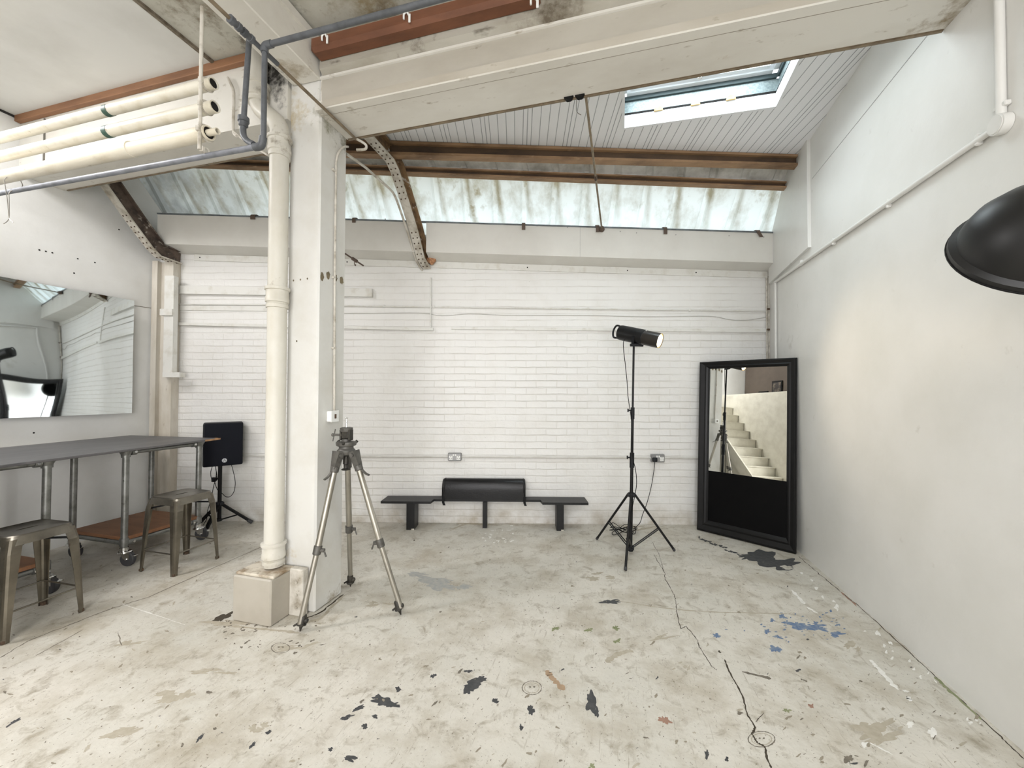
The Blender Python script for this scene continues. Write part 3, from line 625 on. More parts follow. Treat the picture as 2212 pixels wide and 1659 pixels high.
rafter('cranked white and brown steel rafter dropping to the brick wall right of the column', -2.06,
       [(2.52, 3.615), (2.95, 3.6), (3.27, 3.585), (3.36, 3.53), (3.43, 3.45), (3.5, 3.373), (3.734, 3.098), (3.83, 2.95), (3.88, 2.87), (4.03, 2.80)], m_rusty_mix)
rafter('cranked grimy steel rafter against the plaster wall above the corner post', -4.74,
       [(2.5, 3.55), (2.66, 3.39), (2.9, 3.10), (3.05, 2.93), (3.13, 2.865), (3.345, 2.85)], pm('burnt_brown_steel', S(98, 84, 74), S(62, 52, 46), 9, .42, .62, .75, c3=S(180, 172, 160), s3=10, lo3=.6, hi3=.68))
p = B(931, 560, .05); fo = MB().ball(p, .05, (1, .7, 1.1), 14)
for v in fo.b.verts: v.co += (v.co - p).normalized() * .02 * mnoise.noise(v.co * 40)
solo('foam_lump', 'lump of orange filler foam stuffed behind the foot of the right rafter', 'foam', fo, m_foam)

YP = 1.66
def ppt(x, y): return PY(x, y, YP)
for (xr_, yr_), yl, r, lab, tp, mm in (((462, 180), 300, .030, 'uppermost of the three open-ended cream pipes, with a green tape band', 1, m_cream), ((465, 230), 340, .031, 'middle of the three open-ended cream pipes, with a green tape band', 1, m_cream),
                                   ((452, 287), 385, .038, 'lowest and thickest of the three cream pipes, wire hook around it', 0, m_cream_rust)):
    e = ppt(xr_, yr_); s = V((XL + .01, YP, ppt(0, yl).z))
    t = thing('heating_pipe', lab, 'pipe', e, 'cream pipes below the ceiling')
    mb = MB(); q = V((1, 0, 0)).to_track_quat('Z', 'Y')
    mb.lathe([(r, 0), (r, (e - s).length), (r * .8, (e - s).length), (r * .8, (e - s).length - .1)], s, e - s, 20, True, True); link('tube', mb, mm, t, True)
    if tp: k = ppt(235, yr_ + (yl - yr_) * (462 - 235) / 462); link('tape_band', MB().cyl((k.x - .018, YP, s.z + (e.z - s.z) * .6), (k.x + .018, YP, s.z + (e.z - s.z) * .6), r + .0015, n=20), m_tape, t, True)
    else:
        link('stub', MB().lathe([(.017, 0), (.017, .07), (.013, .07), (.013, .02)], e - V((.01, 0, 0)), (1, 0, 0), 14), m_cream_rust, t, True)
        link('coupling', MB().cyl(V((e.x - .66, YP, e.z)), V((e.x - .58, YP, e.z)), r + .004, n=20), m_cream_rust, t, True)
    link('open_end', MB().cyl(e - V((.012, 0, 0)), e - V((.008, 0, 0)), r * .8, n=16), m_mdark, t)
hx = ppt(462, 180).x - .045
t = thing('pipe_hanger', 'cream rod hanger clamping the three cream pipes under the long beam', 'pipe hanger', (hx, YP, 3.51))
zs = [ppt(460, 180).z, ppt(460, 230).z, ppt(452, 287).z, ppt(458, 325).z]
link('rod', MB().cyl((hx, YP - .036, zs[3] - .01), (hx, YP - .036, 3.512), .009, n=10), m_grimy_white, t, True)
for z, r in zip(zs, (.032, .033, .040, .017)):
    mb = MB(); n = 20
    mb.tube([(hx, YP + r * math.cos(2 * PI * i / n), z + r * math.sin(2 * PI * i / n)) for i in range(n + 1)], .006, 6); mb.box((hx, YP - r - .004, z), (.022, .02, .03), bev=.003)
    link('clamp', mb, m_grimy_white, t, True)
mb = MB(); c = ppt(30, 388); wz = c.z
mb.tube(smoothpath([(c.x - .01, YP - .038, wz - .02), (c.x - .012, YP, wz + .044), (c.x, YP + .04, wz - .02), (c.x + .012, YP - .02, wz - .09), (c.x + .003, YP - .02, wz - .14), (c.x + .006, YP - .02, wz - .26), (c.x - .045, YP - .02, wz - .292)]), .0022, 6)
mb.tube([(c.x + .006, YP - .02, wz - .262), (c.x + .05, YP - .02, wz - .295)], .002, 6); mb.tube(smoothpath([(c.x - .01, YP - .038, wz - .02), (c.x - .004, YP - .025, wz - .14), (c.x - .002, YP - .018, wz - .25)]), .0022, 6)
solo('hanging_hook', 'twisted wire hook dangling from the thickest cream pipe', 'wire hook', mb, m_wire)

Q = ppt(568, 316); zlow = ppt(545, 319).z
t = thing('water_pipe', 'long blue-grey pipe under the cream pipes with elbow near the drainpipe', 'pipe', (Q.x, YP, zlow))
link('tube', MB().tube([(XL + .01, YP, ppt(0, 415).z), (Q.x - .05, YP, zlow)], .0145, 12), m_greyblue, t, True)
link('elbow', MB().tube(smoothpath([(Q.x - .055, YP, zlow), (Q.x - .012, YP, zlow + .002), (Q.x, YP, zlow + .045)]), .019, 12), m_greypipe, t, True)
T2, B2 = ppt(572, 100), ppt(569, 308)
v2 = thing('water_pipe', 'dark grey riser pipe nearest the column turning right along the ceiling', 'pipe', (T2.x, YP, B2.z))
link('tube', MB().tube([(B2.x, YP, B2.z), (T2.x, YP, T2.z)], .0135, 12), m_greypipe, v2, True)
hz = ppt(700, 64).z
link('tube', MB().tube(smoothpath([(T2.x, YP, T2.z - .02), (T2.x + .004, YP, T2.z + .005), (T2.x + .03, YP, hz)], 5) + [V((XR - .002, YP, hz - .01))], .0145, 12), m_greypipe, v2, True)
link('elbow', MB().tube(smoothpath([(T2.x, YP, T2.z - .035), (T2.x + .003, YP, T2.z + .0), (T2.x + .045, YP, hz)]), .0185, 12), m_greypipe, v2, True)
T1, B1 = ppt(538, 88), ppt(526, 262)
v1 = thing('water_pipe', 'dark grey riser pipe with a union, nearer the cream pipe ends', 'pipe', (T1.x, YP, B1.z))
link('tube', MB().tube([(B1.x, YP, B1.z), (T1.x, YP, T1.z)], .0135, 12), m_greypipe, v1, True)
link('union', MB().lathe([(.016, 0), (.022, .006), (.022, .024), (.027, .026), (.027, .05), (.017, .054)], (B1.x, YP, B1.z - .03), (0, 0, 1), 14), m_greypipe, v1, True)
bend = [ppt(525, 275), ppt(526, 292), ppt(534, 304), ppt(548, 312)]
link('bend', MB().tube(smoothpath(bend), .0155, 12), m_greypipe, v1, True)
XC = -1.828; zC = 3.252
cd = thing('conduit', 'rusty conduit running from over the viewer to the beam corner past the column', 'conduit', (XC, 2.47, zC))
link('tube', MB().tube([(XC, -1.2, zC), (XC, 2.47, zC)], .0095, 10), m_rustpipe, cd, True)
ya, yb = PX(498, 42, XC).y, PX(600, 132, XC).y
link('fitting', MB().tube([(XC, ya, zC), (XC, yb, zC)], .0125, 12), m_greypipe, cd, True)
for y in (PX(507, 52, XC).y, PX(535, 78, XC).y):
    link('coupling', MB().lathe([(.013, -.03), (.021, -.028), (.021, -.008), (.017, -.006), (.017, .01), (.021, .012), (.021, .028), (.013, .03)], (XC, y, zC), (0, 1, 0), 12), m_greypipe, cd, True)
link('hook', MB().tube(smoothpath([(XC, 2.46, zC), (XC + .02, 2.5, zC + .0), (XC + .045, 2.52, zC - .02), (XC + .04, 2.515, zC - .05), (XC - .02, 2.5, zC - .055)]), .009, 10), m_grimy_white, cd, True)

# red-brown rail on the cross beam, its clips; timber plate on the other bay
rl = thing('timber_rail', 'red-brown timber rail fixed along the face of the white cross beam', 'rail', (-1.91, 2.16, 3.6))
link('rail', MB().box((-1.17, 2.15, 3.652), (1.48, .11, .098), bev=.022), m_brownpaint, rl)
for px, py in ((703, 86), (880, 40), (1155, 8)):
    c = PY(px, py, 2.09); mb = MB()
    mb.tube(smoothpath([(c.x - .02, 2.085, c.z - .005), (c.x - .018, 2.082, c.z + .022), (c.x, 2.082, c.z + .032), (c.x + .012, 2.084, c.z + .012)], 4), .006, 6); mb.box((c.x + .016, 2.086, c.z - .005), (.014, .008, .05), bev=.002)
    link('clip', mb, m_wplastic, rl, True)
solo('timber_plate', 'orange-brown timber plate along the top of the beam above the cream pipes', 'timber', MB().box((-3.66, 2.18, 3.748), (2.6, .04, .056), bev=.004), m_timber, False)
mb = MB().tube(smoothpath([PY(492, 168, 2.18), PY(503, 192, 2.18), PY(505, 215, 2.185), PY(504, 282, 2.185), PY(512, 294, 2.17)]), .009, 8)
mb.tube([PY(503, 283, 2.18), PY(530, 306, 2.175), PY(578, 335, 2.16)], .007, 8)
solo('conduit', 'short bent white conduit on the beam behind the grey risers', 'conduit', mb, m_grimy_white)

# cast drainpipe on its grey box
XD, YD = -2.178, 2.148
t = thing('drainpipe', 'cream cast drainpipe with collars and an offset bend beside the column', 'drainpipe', (XD, YD, .31))
dzx = lambda py: PY(600, py, YD).z
link('stack', MB().cyl((XD, YD, .312), (XD, YD, dzx(292)), .058, n=24), m_drain, t, True)
def collar(py, big=1., h=.10, c=(XD, YD)):
    z = dzx(py); return MB().lathe([(.058, -.035), (.066, -.033), (.066, -.012), (.060, -.010), (.064, 0), (.070, .004), (.070, h * .3), (.067, h * .35), (.067, h * .8), (.075, h * .83), (.075, h), (.06, h + .004)], (*c, z), (0, 0, 1), 24)
for py in (332, 655, 1205): link('collar', collar(py), m_drain, t, True)
zt_, zo = PY(560, 195, YD).z, dzx(296); XO = -2.365
link('offset_bend', MB().tube(smoothpath([(XO, YD, zt_ + .04), (XO, YD, zt_ - .03), (XO + .03, YD, zt_ - .13), (XD - .03, YD, zo + .1), (XD, YD, zo + .02), (XD, YD, zo - .04)]), .057, 20), m_drain, t, True)
link('collar', collar(205, c=(XO, YD)), m_drain, t, True)
link('upper_stack', MB().cyl((XO, YD, zt_), (XO, YD, 3.775), .055, n=20), m_drain, t, True)
c1, c2 = G(500, 1341), G(584, 1356); yb_ = 2.205; zb1 = .285
t = thing('pipe_plinth', 'grey painted box plinth under the cream drainpipe at the column foot', 'plinth', ((c1.x + c2.x) / 2, 2.1, 0))
y0 = (c1.y + c2.y) / 2
link('box', MB().box(((c1.x + c2.x) / 2, (y0 + yb_) / 2, zb1 / 2), (c2.x - c1.x, yb_ - y0, zb1), bev=.008), m_boxgrey, t)
link('ledge', MB().box(((c1.x + c2.x) / 2 + .004, (y0 + yb_) / 2 + .006, zb1 + .007), (c2.x - c1.x - .004, yb_ - y0 - .02, .018), bev=.005), m_boxtop, t)
c3 = G(644, 1340)
pl = MB().box(((c2.x + c3.x) / 2, 2.185, .15), (c3.x - c2.x + .004, .05, .3), bev=.006); link('side_plate', pl, m_grimy_white, t)
for z in (.06, .14, .22): link('bolt', MB().cyl(((c2.x + c3.x) / 2 + .01, 2.15, z), ((c2.x + c3.x) / 2 + .01, 2.162, z), .009, n=8), m_grimy_white, t)

# conduit and switch on the column
t = thing('conduit', 'thin white conduit down the right face of the column to a switch', 'conduit', (-1.905, 2.44, 1.3))
XS = -1.909
P = [PX(722, 888, XS), PX(723, 600, XS), PX(726, 350, XS), PX(731, 330, XS), PX(742, 318, XS), PX(752, 317, XS)]
link('tube', MB().tube(P[:3] + smoothpath(P[2:], 5)[1:], .0075, 8), m_grimy_white, t, True)
for py in (368, 600, 752): q = PX(723, py, XS); link('saddle', MB().box((XS - .002, q.y - .005, q.z), (.018, .034, .014), bev=.003), m_grimy_white, t)
q0, q1 = PX(712, 892, -1.885), PX(733, 906, -1.885)
t = thing('switch_box', 'small white surface switch box on the column beside the metal tripod', 'switch', ((-1.90, (q0.y + q1.y) / 2, (q0.z + q1.z) / 2)))
cy, cz = (q0.y + q1.y) / 2, (q0.z + q1.z) / 2
link('back_box', MB().box((-1.902, cy, cz), (.036, .075, .075), bev=.005), m_wplastic, t); link('face_plate', MB().box((-1.882, cy, cz), (.006, .078, .078), bev=.002), m_wplastic, t)
link('rocker', MB().box((-1.877, cy, cz), (.006, .016, .03), bev=.002), m_rust_d, t)

# tie rod, bracing conduit
a = V((-.205, 2.50, 3.285)); b = B(1300, 495, .225)
t = thing('tie_rod', 'thin rusty tie rod from the white cross beam to the gutter edge', 'tie rod', b)
link('rod', MB().cyl(a, b, .0085, n=10), m_rustpipe, t, True); link('end_nut', MB().ball(b, .03, n=14).cyl(b + V((0, -.015, .0)), b + V((0, .04, .03)), .022, n=10), m_clip, t, True)
for px in (1228, 1252):
    c = PY(px, 207, 2.46); link('bracket', MB().prism([(c.x - .03, 2.465, 3.277), (c.x + .03, 2.465, 3.277), (c.x + .012, 2.465, 3.262), (c.x - .012, 2.465, 3.262)], (0, .03, 0)), m_blackmat, t); link('wire', MB().tube(smoothpath([(-.26, 2.49, 3.27), (-.262, 2.5, 3.2), (-.235, 2.5, 3.17)]), .002, 6), m_wire, t)
ml = a.lerp(b, .5); link('joint', MB().cyl(a.lerp(b, .47), a.lerp(b, .5), .013, n=10), m_rust_d, t, True)
P = [PX(748, 332, -2.125), PX(790, 362, -2.125), PX(842, 408, -2.125), PX(855, 428, -2.125), PX(880, 500, -2.125), PX(897, 556, -2.125), PX(908, 578, -2.125), PX(921, 593, -2.11)]
solo('conduit', 'grimy white conduit crossing to the right rafter and running down its edge', 'conduit', MB().tube(P[:2] + smoothpath(P[2:], 5), .011, 10), m_grimy_white)
p0, p1 = B(735, 541, .30), B(785, 574, .30)
t = thing('hooked_rod', 'short brown rod with a small hook poking out behind the column', 'rod', p0)
link('rod', MB().cyl(p0 + (p0 - p1) * 1.0, p1, .008, n=8), m_clip, t, True); k = p0.lerp(p1, .62)
link('hook', MB().cyl(k + (p0 - p1).normalized() * .03, k - (p0 - p1).normalized() * .03, .017, n=10).tube(smoothpath([k, k - V((.0, 0, .05)), k + V((.014, 0, -.06)), k + V((.012, 0, -.045))]), .004, 6), m_clip, t, True)
for i, (px, py) in enumerate(((547, 462), (765, 470), (1131, 489), (1291, 497), (1437, 497), (1638, 508))):
    p = B(px, py, .21); u = U(p); w2 = .036 if px != 547 else .05; z = zt(u)
    lab = ('flat brown strap over the gutter edge left of the drainpipe', 'flat brown strap over the gutter edge just right of the column', 'brown strap over the gutter edge midway between rafter and tie rod', 'brown strap over the gutter edge behind the tie rod end',
           'brown strap over the gutter edge above the lit studio lamp', 'curled brown strap over the gutter edge nearest the right wall')[i]
    mb = MB(); top = [BW(u, .10, z + .02), BW(u, .16, z + .036), BW(u, .205, z + .026), BW(u, .219, z + .0), BW(u + (.03 if i == 5 else 0), .217, z - .05 + (0.02 if i < 2 else 0))]
    mb.ribbon(smoothpath(top, 4), w2, .004, BT); solo('gutter_strap', lab, 'strap', mb, m_clip, False, 'straps over the gutter edge')

# conduits and battens on the brick wall
def wallrun(pts, r, o): return [B(x, y, o) for x, y in pts]
z1 = lambda px, y: B(px, y).z
def batten(name, label, cat, xa, ya0, ya1, xb, yb0, yb1, o, m):
    p0, p1, q0, q1 = B(xa, ya0, o), B(xa, ya1, o), B(xb, yb0, o), B(xb, yb1, o); mb = MB()
    mb.hexa([BW(U(p1), .001, p1.z), BW(U(q1), .001, q1.z), BW(U(q1), o, q1.z), BW(U(p1), o, p1.z), BW(U(p1), .001, p0.z), BW(U(q1), .001, q0.z), BW(U(q1), o, q0.z), BW(U(p1), o, p0.z)])
    return solo(name, label, cat, mb, m, False)
batten('wall_batten', 'white timber batten high on the brick wall, passing behind the column', 'batten', 384, 617, 634, 803, 623, 641, .04, m_white)
batten('wall_ledge', 'narrow white ledge strip on the brick wall ending below the right rafter', 'ledge', 380, 696, 702, 935, 708, 714, .035, m_white)
batten('wall_ledge', 'long narrow white ledge strip on the brick wall behind the lit studio lamp', 'ledge', 975, 706, 711, 1655, 711, 718, .02, m_white)
batten('wall_strip', 'flat white strip on the brick wall between corner post and drainpipe', 'strip', 388, 660, 670, 600, 661, 672, .012, m_white)
def clipped(label, pts, r, o, clips, m=m_white):
    t = thing('conduit', label, 'conduit', B(*pts[0], o)); link('tube', MB().tube([B(x, y, o) for x, y in pts], r, 8), m, t, True)
    for x, y in clips:
        c = B(x, y, o); link('saddle', MB().box(c - BN * .002, (.022, .022, .026), bev=.004), m, t)
clipped('white conduit along the top of the brick wall from corner to corner', [(385, 657), (590, 658.5), (1000, 664), (1655, 672)], .0085, .012, [(830, 661), (938, 663), (1270, 667), (1490, 670)])
clipped('vertical white conduit dropping from the right rafter foot to the ledge', [(931, 600), (930, 712)], .008, .012, [(931, 640)])
clipped('white conduit low on the brick wall linking the two metal sockets', [(500, 985), (750, 986), (1100, 987.5), (1505, 990), (1640, 991)], .0105, .013, [(700, 986), (1200, 988)], pm('off_white_conduit', S(214, 212, 206), S(190, 186, 178), 4, .4, .7, .5))  # last one in a slightly greyer white
mb = MB().tube(smoothpath([B(x, y, .006) for x, y in ((600, 674), (745, 677), (900, 676), (955, 682), (1015, 678), (1100, 681), (1250, 681), (1400, 684), (1530, 683), (1575, 690), (1610, 692), (1655, 685))]), .0035, 6)
solo('cable', 'thin white cable sagging along the brick wall above the ledge strip', 'cable', mb, pm('pale_cable', S(196, 194, 188)))  # cable in its own pale grey-white
t = thing('conduit', 'upright grimy conduit in the far right corner above the leaning mirror', 'conduit', B(1657, 760, .02))
link('tube', MB().cyl(BW(U(B(1657, 760, .02)), .02, .0), BW(U(B(1657, 760, .02)), .02, 2.70), .008, n=8), m_grimy_white, t, True)
link('flange', MB().box(BW(U(B(1661, 760, .01)), .012, 1.36), (.02, .02, 2.72), bev=.003), m_grimy_white, t)
for py in (668, 712): c = B(1659, py, .02); link('saddle', MB().box(c, (.03, .03, .02), bev=.004), m_rust_d, t)
# right wall conduit
t = thing('conduit', 'white conduit running level along the right wall to a round box', 'conduit', (XR - .015, 2.2, 2.6)); XW = XR - .016
yj, zj = PX(2163, 268, XW).y, PX(2163, 268, XW).z; ye = PX(1675, 610, XW).y
link('tube', MB().tube([(XW, ye, PX(1675, 609, XW).z), (XW, PX(1905, 448, XW).y, PX(1905, 448, XW).z), (XW, yj, zj)], .0135, 12), m_plaster, t, True)
link('round_box', MB().cyl((XR - .001, yj, zj), (XR - .036, yj, zj), .042, n=24).cyl((XR - .036, yj, zj), (XR - .04, yj, zj), .036, n=24), m_plaster, t, True)
link('tube', MB().tube([(XW, yj, zj), (XW, yj - .0, 3.78)], .0165, 12), m_plaster, t, True)
link('tube', MB().tube([(XW, ye, PX(1675, 610, XW).z), (XW, ye + .01, .01)], .011, 10), m_plaster, t, True)
for px, py in ((2112, 302), (1918, 440), (1800, 522), (1730, 568)): c = PX(px, py, XW); link('saddle', MB().box((XR - .012, c.y, c.z), (.024, .02, .05), bev=.004), m_plaster, t)
c = PX(2168, 225, XW); link('saddle', MB().box((XR - .012, yj, c.z), (.024, .06, .02), bev=.004), m_plaster, t)

def socket(label, px, py, plug):
    c = B(px, py, .0); R3 = Matrix(((BT.x, -BN.x, 0), (BT.y, -BN.y, 0), (0, 0, 1)))
    t = thing('wall_socket', label, 'socket', c)
    link('plate', MB().box(c + BN * .018, (.146, .036, .086), R3, bev=.006), m_socket, t)
    mb = MB(); hs = MB()
    for s in (-1, 1): link('insert', MB().box(c + BT * (s * .042) + BN * .0365 + V((0, 0, -.008)), (.04, .002, .044), R3), m_wplastic, t)
    for s in (-1, 1):
        o = c + BT * (s * .042) + BN * .038
        for dx, dz_, w_, h_ in ((0, .006, .005, .01), (-.011, -.016, .008, .005), (.011, -.016, .008, .005)): link('pin_slot', MB().box(o + BT * dx + V((0, 0, dz_)), (w_, .002, h_), R3), m_mdark, t)
    for s in (-1, 1): link('switch', MB().box(c + BT * (s * .012) + BN * .038 + V((0, 0, .02)), (.016, .006, .02), R3, bev=.002), m_wplastic, t)
    return c
socket('empty double metal socket on the brick wall above the bench', 983, 986, 0)
sc2 = socket('double metal socket with a black plug in, behind the lamp stand', 1419, 989, 1)

# ================================================================== FURNITURE AND EQUIPMENT
# ---- steel-tube work table with castors
ZT = .975
FR = G(472, 946, ZT); e = V((-.0700, .9975, 0)); inn = V((-.9975, -.07, 0))
BRt = G(320, 936.5, ZT); wT = min((BRt - FR).dot(inn), (FR.x - XL) / .9975 - .012)
t = thing('work_table', 'long charcoal-topped steel tube work table on castors along the left wall', 'table', (-4.3, 2.0, 0))
L = 2.45; ctr = FR - e * (L / 2) + inn * (wT / 2)
RT = Matrix(((-inn.x, e.x, 0), (-inn.y, e.y, 0), (0, 0, 1)))
link('table_top', MB().box(ctr + V((0, 0, -.009)), (wT, L, .018), RT, bev=.003), m_top, t)
link('worn_corner', MB().prism([FR + V((.001, 0, .0006)), FR - e * .03 + V((.0005, 0, .0006)), FR - e * .022 + inn * .012 + V((0, 0, .0006)), FR + inn * .05 + V((0, 0, .0006)), FR + e * .001 + inn * .03 + V((0, 0, .0006))], (0, 0, -.019)), m_barewood, t)
link('edge_band', MB().box(FR - e * .06 + V((0, 0, -.010)) - inn * .001, (.004, .16, .016), RT), m_barewood, t)
XF, XBk = -3.95, -4.575; rp = .0235
def castor(x, y, ang):
    c = link('castor', MB().cyl((x, y, .118), (x, y, .15), .03, n=14).lathe([(.02, .128), (.042, .122), (.046, .112), (.04, .110)], (x + .008, y, 0), (0, 0, 1), 18), m_chrome, t, True)
    d = V((math.cos(ang), math.sin(ang), 0)); s = V((-d.y, d.x, 0)); w = V((x, y, .058)) + d * .038
    f = MB()
    for k in (-1, 1):
        o = s * (k * .019); f.prism([V((x, y, .118)) + o - d * .028, V((x, y, .118)) + o + d * .06, w + o + d * .022, w + o - d * .022], s * .003)
    f.cyl(w - s * .024, w + s * .024, .008, n=10); f.box(w + d * .055 + V((0, 0, .03)), (.03, .03, .008), bev=.002); link('fork', f, m_chrome, c)
    link('wheel', MB().lathe([(.02, -.018), (.053, -.018), (.058, -.011), (.058, .011), (.053, .018), (.02, .018)], w, s, 22), m_rubber, c, True)
tee = lambda: None
for (ya, yb, nm) in ((2.40, 3.0, 'a'), (1.33, 1.925, 'b')):
    for x in (XF, XBk):
        for y, ang in ((ya, .22 if x == XF else .12), (yb, .34 if x == XF else .05)):
            link('post', MB().cyl((x, y, .13), (x, y, ZT - .02), rp, n=16), m_steel, t, True)
            f = MB().cyl((x, y, ZT - .085), (x, y, ZT - .03), .031, n=16)
            f.lathe([(.031, 0), (.033, .012), (.05, .045), (.05, .05)], (x, y, ZT - .07), (0, 0, 1), 16)
            f.cyl((x, y - .07 * (1 if y == yb else -0.5), ZT - .046), (x, y + .07 * (1 if y == ya else -.5), ZT - .046), .028, n=14)
            link('tee_fitting', f, m_steel, t, True); f = MB().cyl((x, y, .165), (x, y, .225), .031, n=16); f.cyl((x, y - .065 * (1 if y == yb else 0), .185), (x, y + .065 * (1 if y == ya else 0), .185), .027, n=14)
            link('tee_fitting', f, m_steel, t, True)
            yy = y + (.055 if y == ya else -.055)
            for zz in (ZT - .046, .185): link('grub_screw', MB().cyl((x + .025, yy, zz), (x + .032, yy, zz), .010, n=10), m_chrome, t)
            castor(x, y, ang)
        link('rail', MB().cyl((x, ya, ZT - .046), (x, yb, ZT - .046), .019, n=14), m_steel, t, True); link('rail', MB().cyl((x, ya, .185), (x, yb, .185), .019, n=14), m_steel, t, True)
    for y in (ya, yb): link('rail', MB().cyl((XBk, y, .187), (XF, y, .187), .019, n=14), m_steel, t, True)
    link('shelf', MB().box(((XF + XBk) / 2, (ya + yb) / 2, .221), (.66, yb - ya + .02, .028), bev=.003), m_shelfwood, t)

# ---- metal stools
def make_stool(label):
    t = thing('metal_stool', label, 'stool', (0, 0, 0), 'sheet metal stools at the work table')
    hs, zt0, ft = .152, .59, .185; n = 48
    def rr(h, rad, z, k=n):
        out = []
        for i in range(k):
            a = 2 * PI * (i + .5) / k; c, s = math.cos(a), math.sin(a); p = 7
            q = (abs(c) ** p + abs(s) ** p) ** (-1 / p); out.append(V((h * q * c, h * q * s, z)))
        return out
    mb = MB()
    rings = [rr(hs + .012, 0, zt0 - .055), rr(hs + .004, 0, zt0 - .02), rr(hs, 0, zt0 - .006), rr(hs - .008, 0, zt0), rr(hs - .02, 0, zt0 - .003)]
    slot = [V((max(-.045, min(.045, .045 * 1.6 * math.cos(2 * PI * (i + .5) / n))) + .0 , .009 * math.sin(2 * PI * (i + .5) / n), zt0 - .003)) for i in range(n)]
    slot = [V((p.y, p.x, p.z)) for p in slot]
    slot = [V((.009 * math.cos(2 * PI * (i + .5) / n), .05 * math.sin(2 * PI * (i + .5) / n), zt0 - .003)) for i in range(n)]
    rings += [slot, [V((p.x, p.y, zt0 - .02)) for p in slot]]
    vr = [[mb.b.verts.new(p) for p in r] for r in rings]
    for a, b in zip(vr, vr[1:]):
        for i in range(n): mb.b.faces.new((a[i], a[(i + 1) % n], b[(i + 1) % n], b[i]))
    link('seat', mb, m_stool_seat, t, True)
    for sx in (-1, 1):
        for sy in (-1, 1):
            mb = MB(); R = []
            for z, c, w in ((zt0 - .02, hs + .0, .062), (zt0 - .1, hs + .014, .06), (.3, hs + .024, .047), (.02, ft + .002, .032), (0, ft + .002, .032)):
                k = .016; th = .004
                o = [(-w, 0), (-k, 0), (-k * .3, -k * .3), (0, -k), (0, -w)]; i_ = [(-th, -w), (-th, -k - .002), (-k * .3 - th, -k * .3 - th), (-k - .002, -th), (-w, -th)]
                R.append([mb.b.verts.new((sx * (c + x), sy * (c + y), z)) for x, y in o + i_])
            for a, b in zip(R, R[1:]):
                for i in range(10): mb.b.faces.new((a[i], a[(i + 1) % 10], b[(i + 1) % 10], b[i]))
            mb.b.faces.new(R[0]); mb.b.faces.new(R[-1]); lg = link('leg', mb, m_stool, t)
            link('foot_cap', MB().box((sx * (ft - .011), sy * (ft - .011), .011), (.025, .025, .022), bev=.004), m_rust_d, lg)
    c = hs + .031
    for a, b in (((-c, -c), (c, -c)), ((c, -c), (c, c)), ((c, c), (-c, c)), ((-c, c), (-c, -c))):
        k = .94; link('rung', MB().cyl((a[0] * k, a[1] * k, .165), (b[0] * k, b[1] * k, .165), .0055, n=8), m_stool, t)
    c = hs + .004
    for s in (-1, 1): link('cross_brace', MB().tube([(-c, -c * s, .49), (0, 0, .515 + .006 * s), (c, c * s, .49)], .007, 8), m_blackmat, t)
    return t
s1 = make_stool('metal stool under the right end of the work table, beside the loudspeaker stand')
s1.location = (-3.523, 2.54, 0); s1.rotation_euler.z = .0
s2 = copy_tree(s1); s2.location = (-3.565, 1.655, 0); s2.rotation_euler.z = .03
s2['label'] = 'metal stool nearest the viewer, cut by the picture edge at the table'

# ---- loudspeaker, its stand and cables
SP = V((-4.12, 3.33, 0))
t = thing('speaker_stand', 'black tripod speaker stand by the brick wall behind the table end', 'speaker stand', SP)
zp = lambda py: PF(473, py, SP).z
SP2 = PF(474, 1100, SP); PXY = V((SP2.x, SP2.y, 0))
link('pole', MB().cyl(PXY + V((0, 0, .07)), PXY + V((0, 0, zp(995))), .0185, n=14), m_blackmat, t, True)
link('collar', MB().cyl(PXY + V((0, 0, zp(1093))), PXY + V((0, 0, zp(1084))), .034, n=14).box(PXY + V((0, 0, zp(1088))), (.085, .05, .035), bev=.006), m_black_plastic, t, True)
link('base_hub', MB().cyl(PXY + V((0, 0, .065)), PXY + V((0, 0, .085)), .026, n=12), m_black_plastic, t, True)
for ft_ in (G(545, 1131), G(440, 1157), G(430, 1133)):
    f = V((ft_.x, ft_.y, .014)); h = PXY + V((0, 0, zp(1091))); d = (f - PXY).normalized(); d.z = 0
    lg = link('leg', MB().ribbon([h + d * .03, f], .03, .022, d.cross(V((0, 0, 1)))), m_blackmat, t)
    link('rubber_foot', MB().cyl(f - (f - h).normalized() * .05, f, .019, n=12), m_rubber, lg, True)
    mid = h.lerp(f, .55); link('strut', MB().cyl(PXY + V((0, 0, .075)), mid, .007, n=8), m_blackmat, t)
link('knob', MB().cyl(PXY + V((-.02, -.02, zp(1034))), PXY + V((-.065, -.03, zp(1034))), .017, n=12).box(PXY + V((-.05, -.03, zp(1036))), (.03, .03, .04), bev=.004), m_black_plastic, t, True)
c0, c1_, c2_, c3_ = PF(446, 914, SP), PF(519, 910, SP), PF(518, 1002, SP), PF(446, 1007, SP)
cen = (c0 + c1_ + c2_ + c3_) / 4; wS, hS = (c1_ - c0).length * .99, (c0.z - c3_.z + c1_.z - c2_.z) / 2
ax = math.radians(51); RS = Matrix.Rotation(ax, 3, 'Z')
sp = thing('loudspeaker', 'black portable loudspeaker with round silver badge, on the tripod stand', 'loudspeaker', PXY + V((0, 0, cen.z - hS / 2)))
cen = cen - RS @ V((0, .085, 0))
def sbox(c, s, bev, seg=3): return MB().box(cen + RS @ V(c), s, RS, bev=bev, seg=seg)
link('cabinet', sbox((0, .085, 0), (wS * .97, .16, hS), .022), m_black_plastic, sp, True)
link('grille', sbox((0.004, -.0, 0), (wS * .92, .022, hS * .965), .010), m_grille, sp, True)
link('pole_socket', MB().cyl(PXY + V((0, 0, cen.z - hS / 2 - .012)), PXY + V((0, 0, cen.z - hS / 2 + .02)), .024, n=14), m_black_plastic, sp, True)
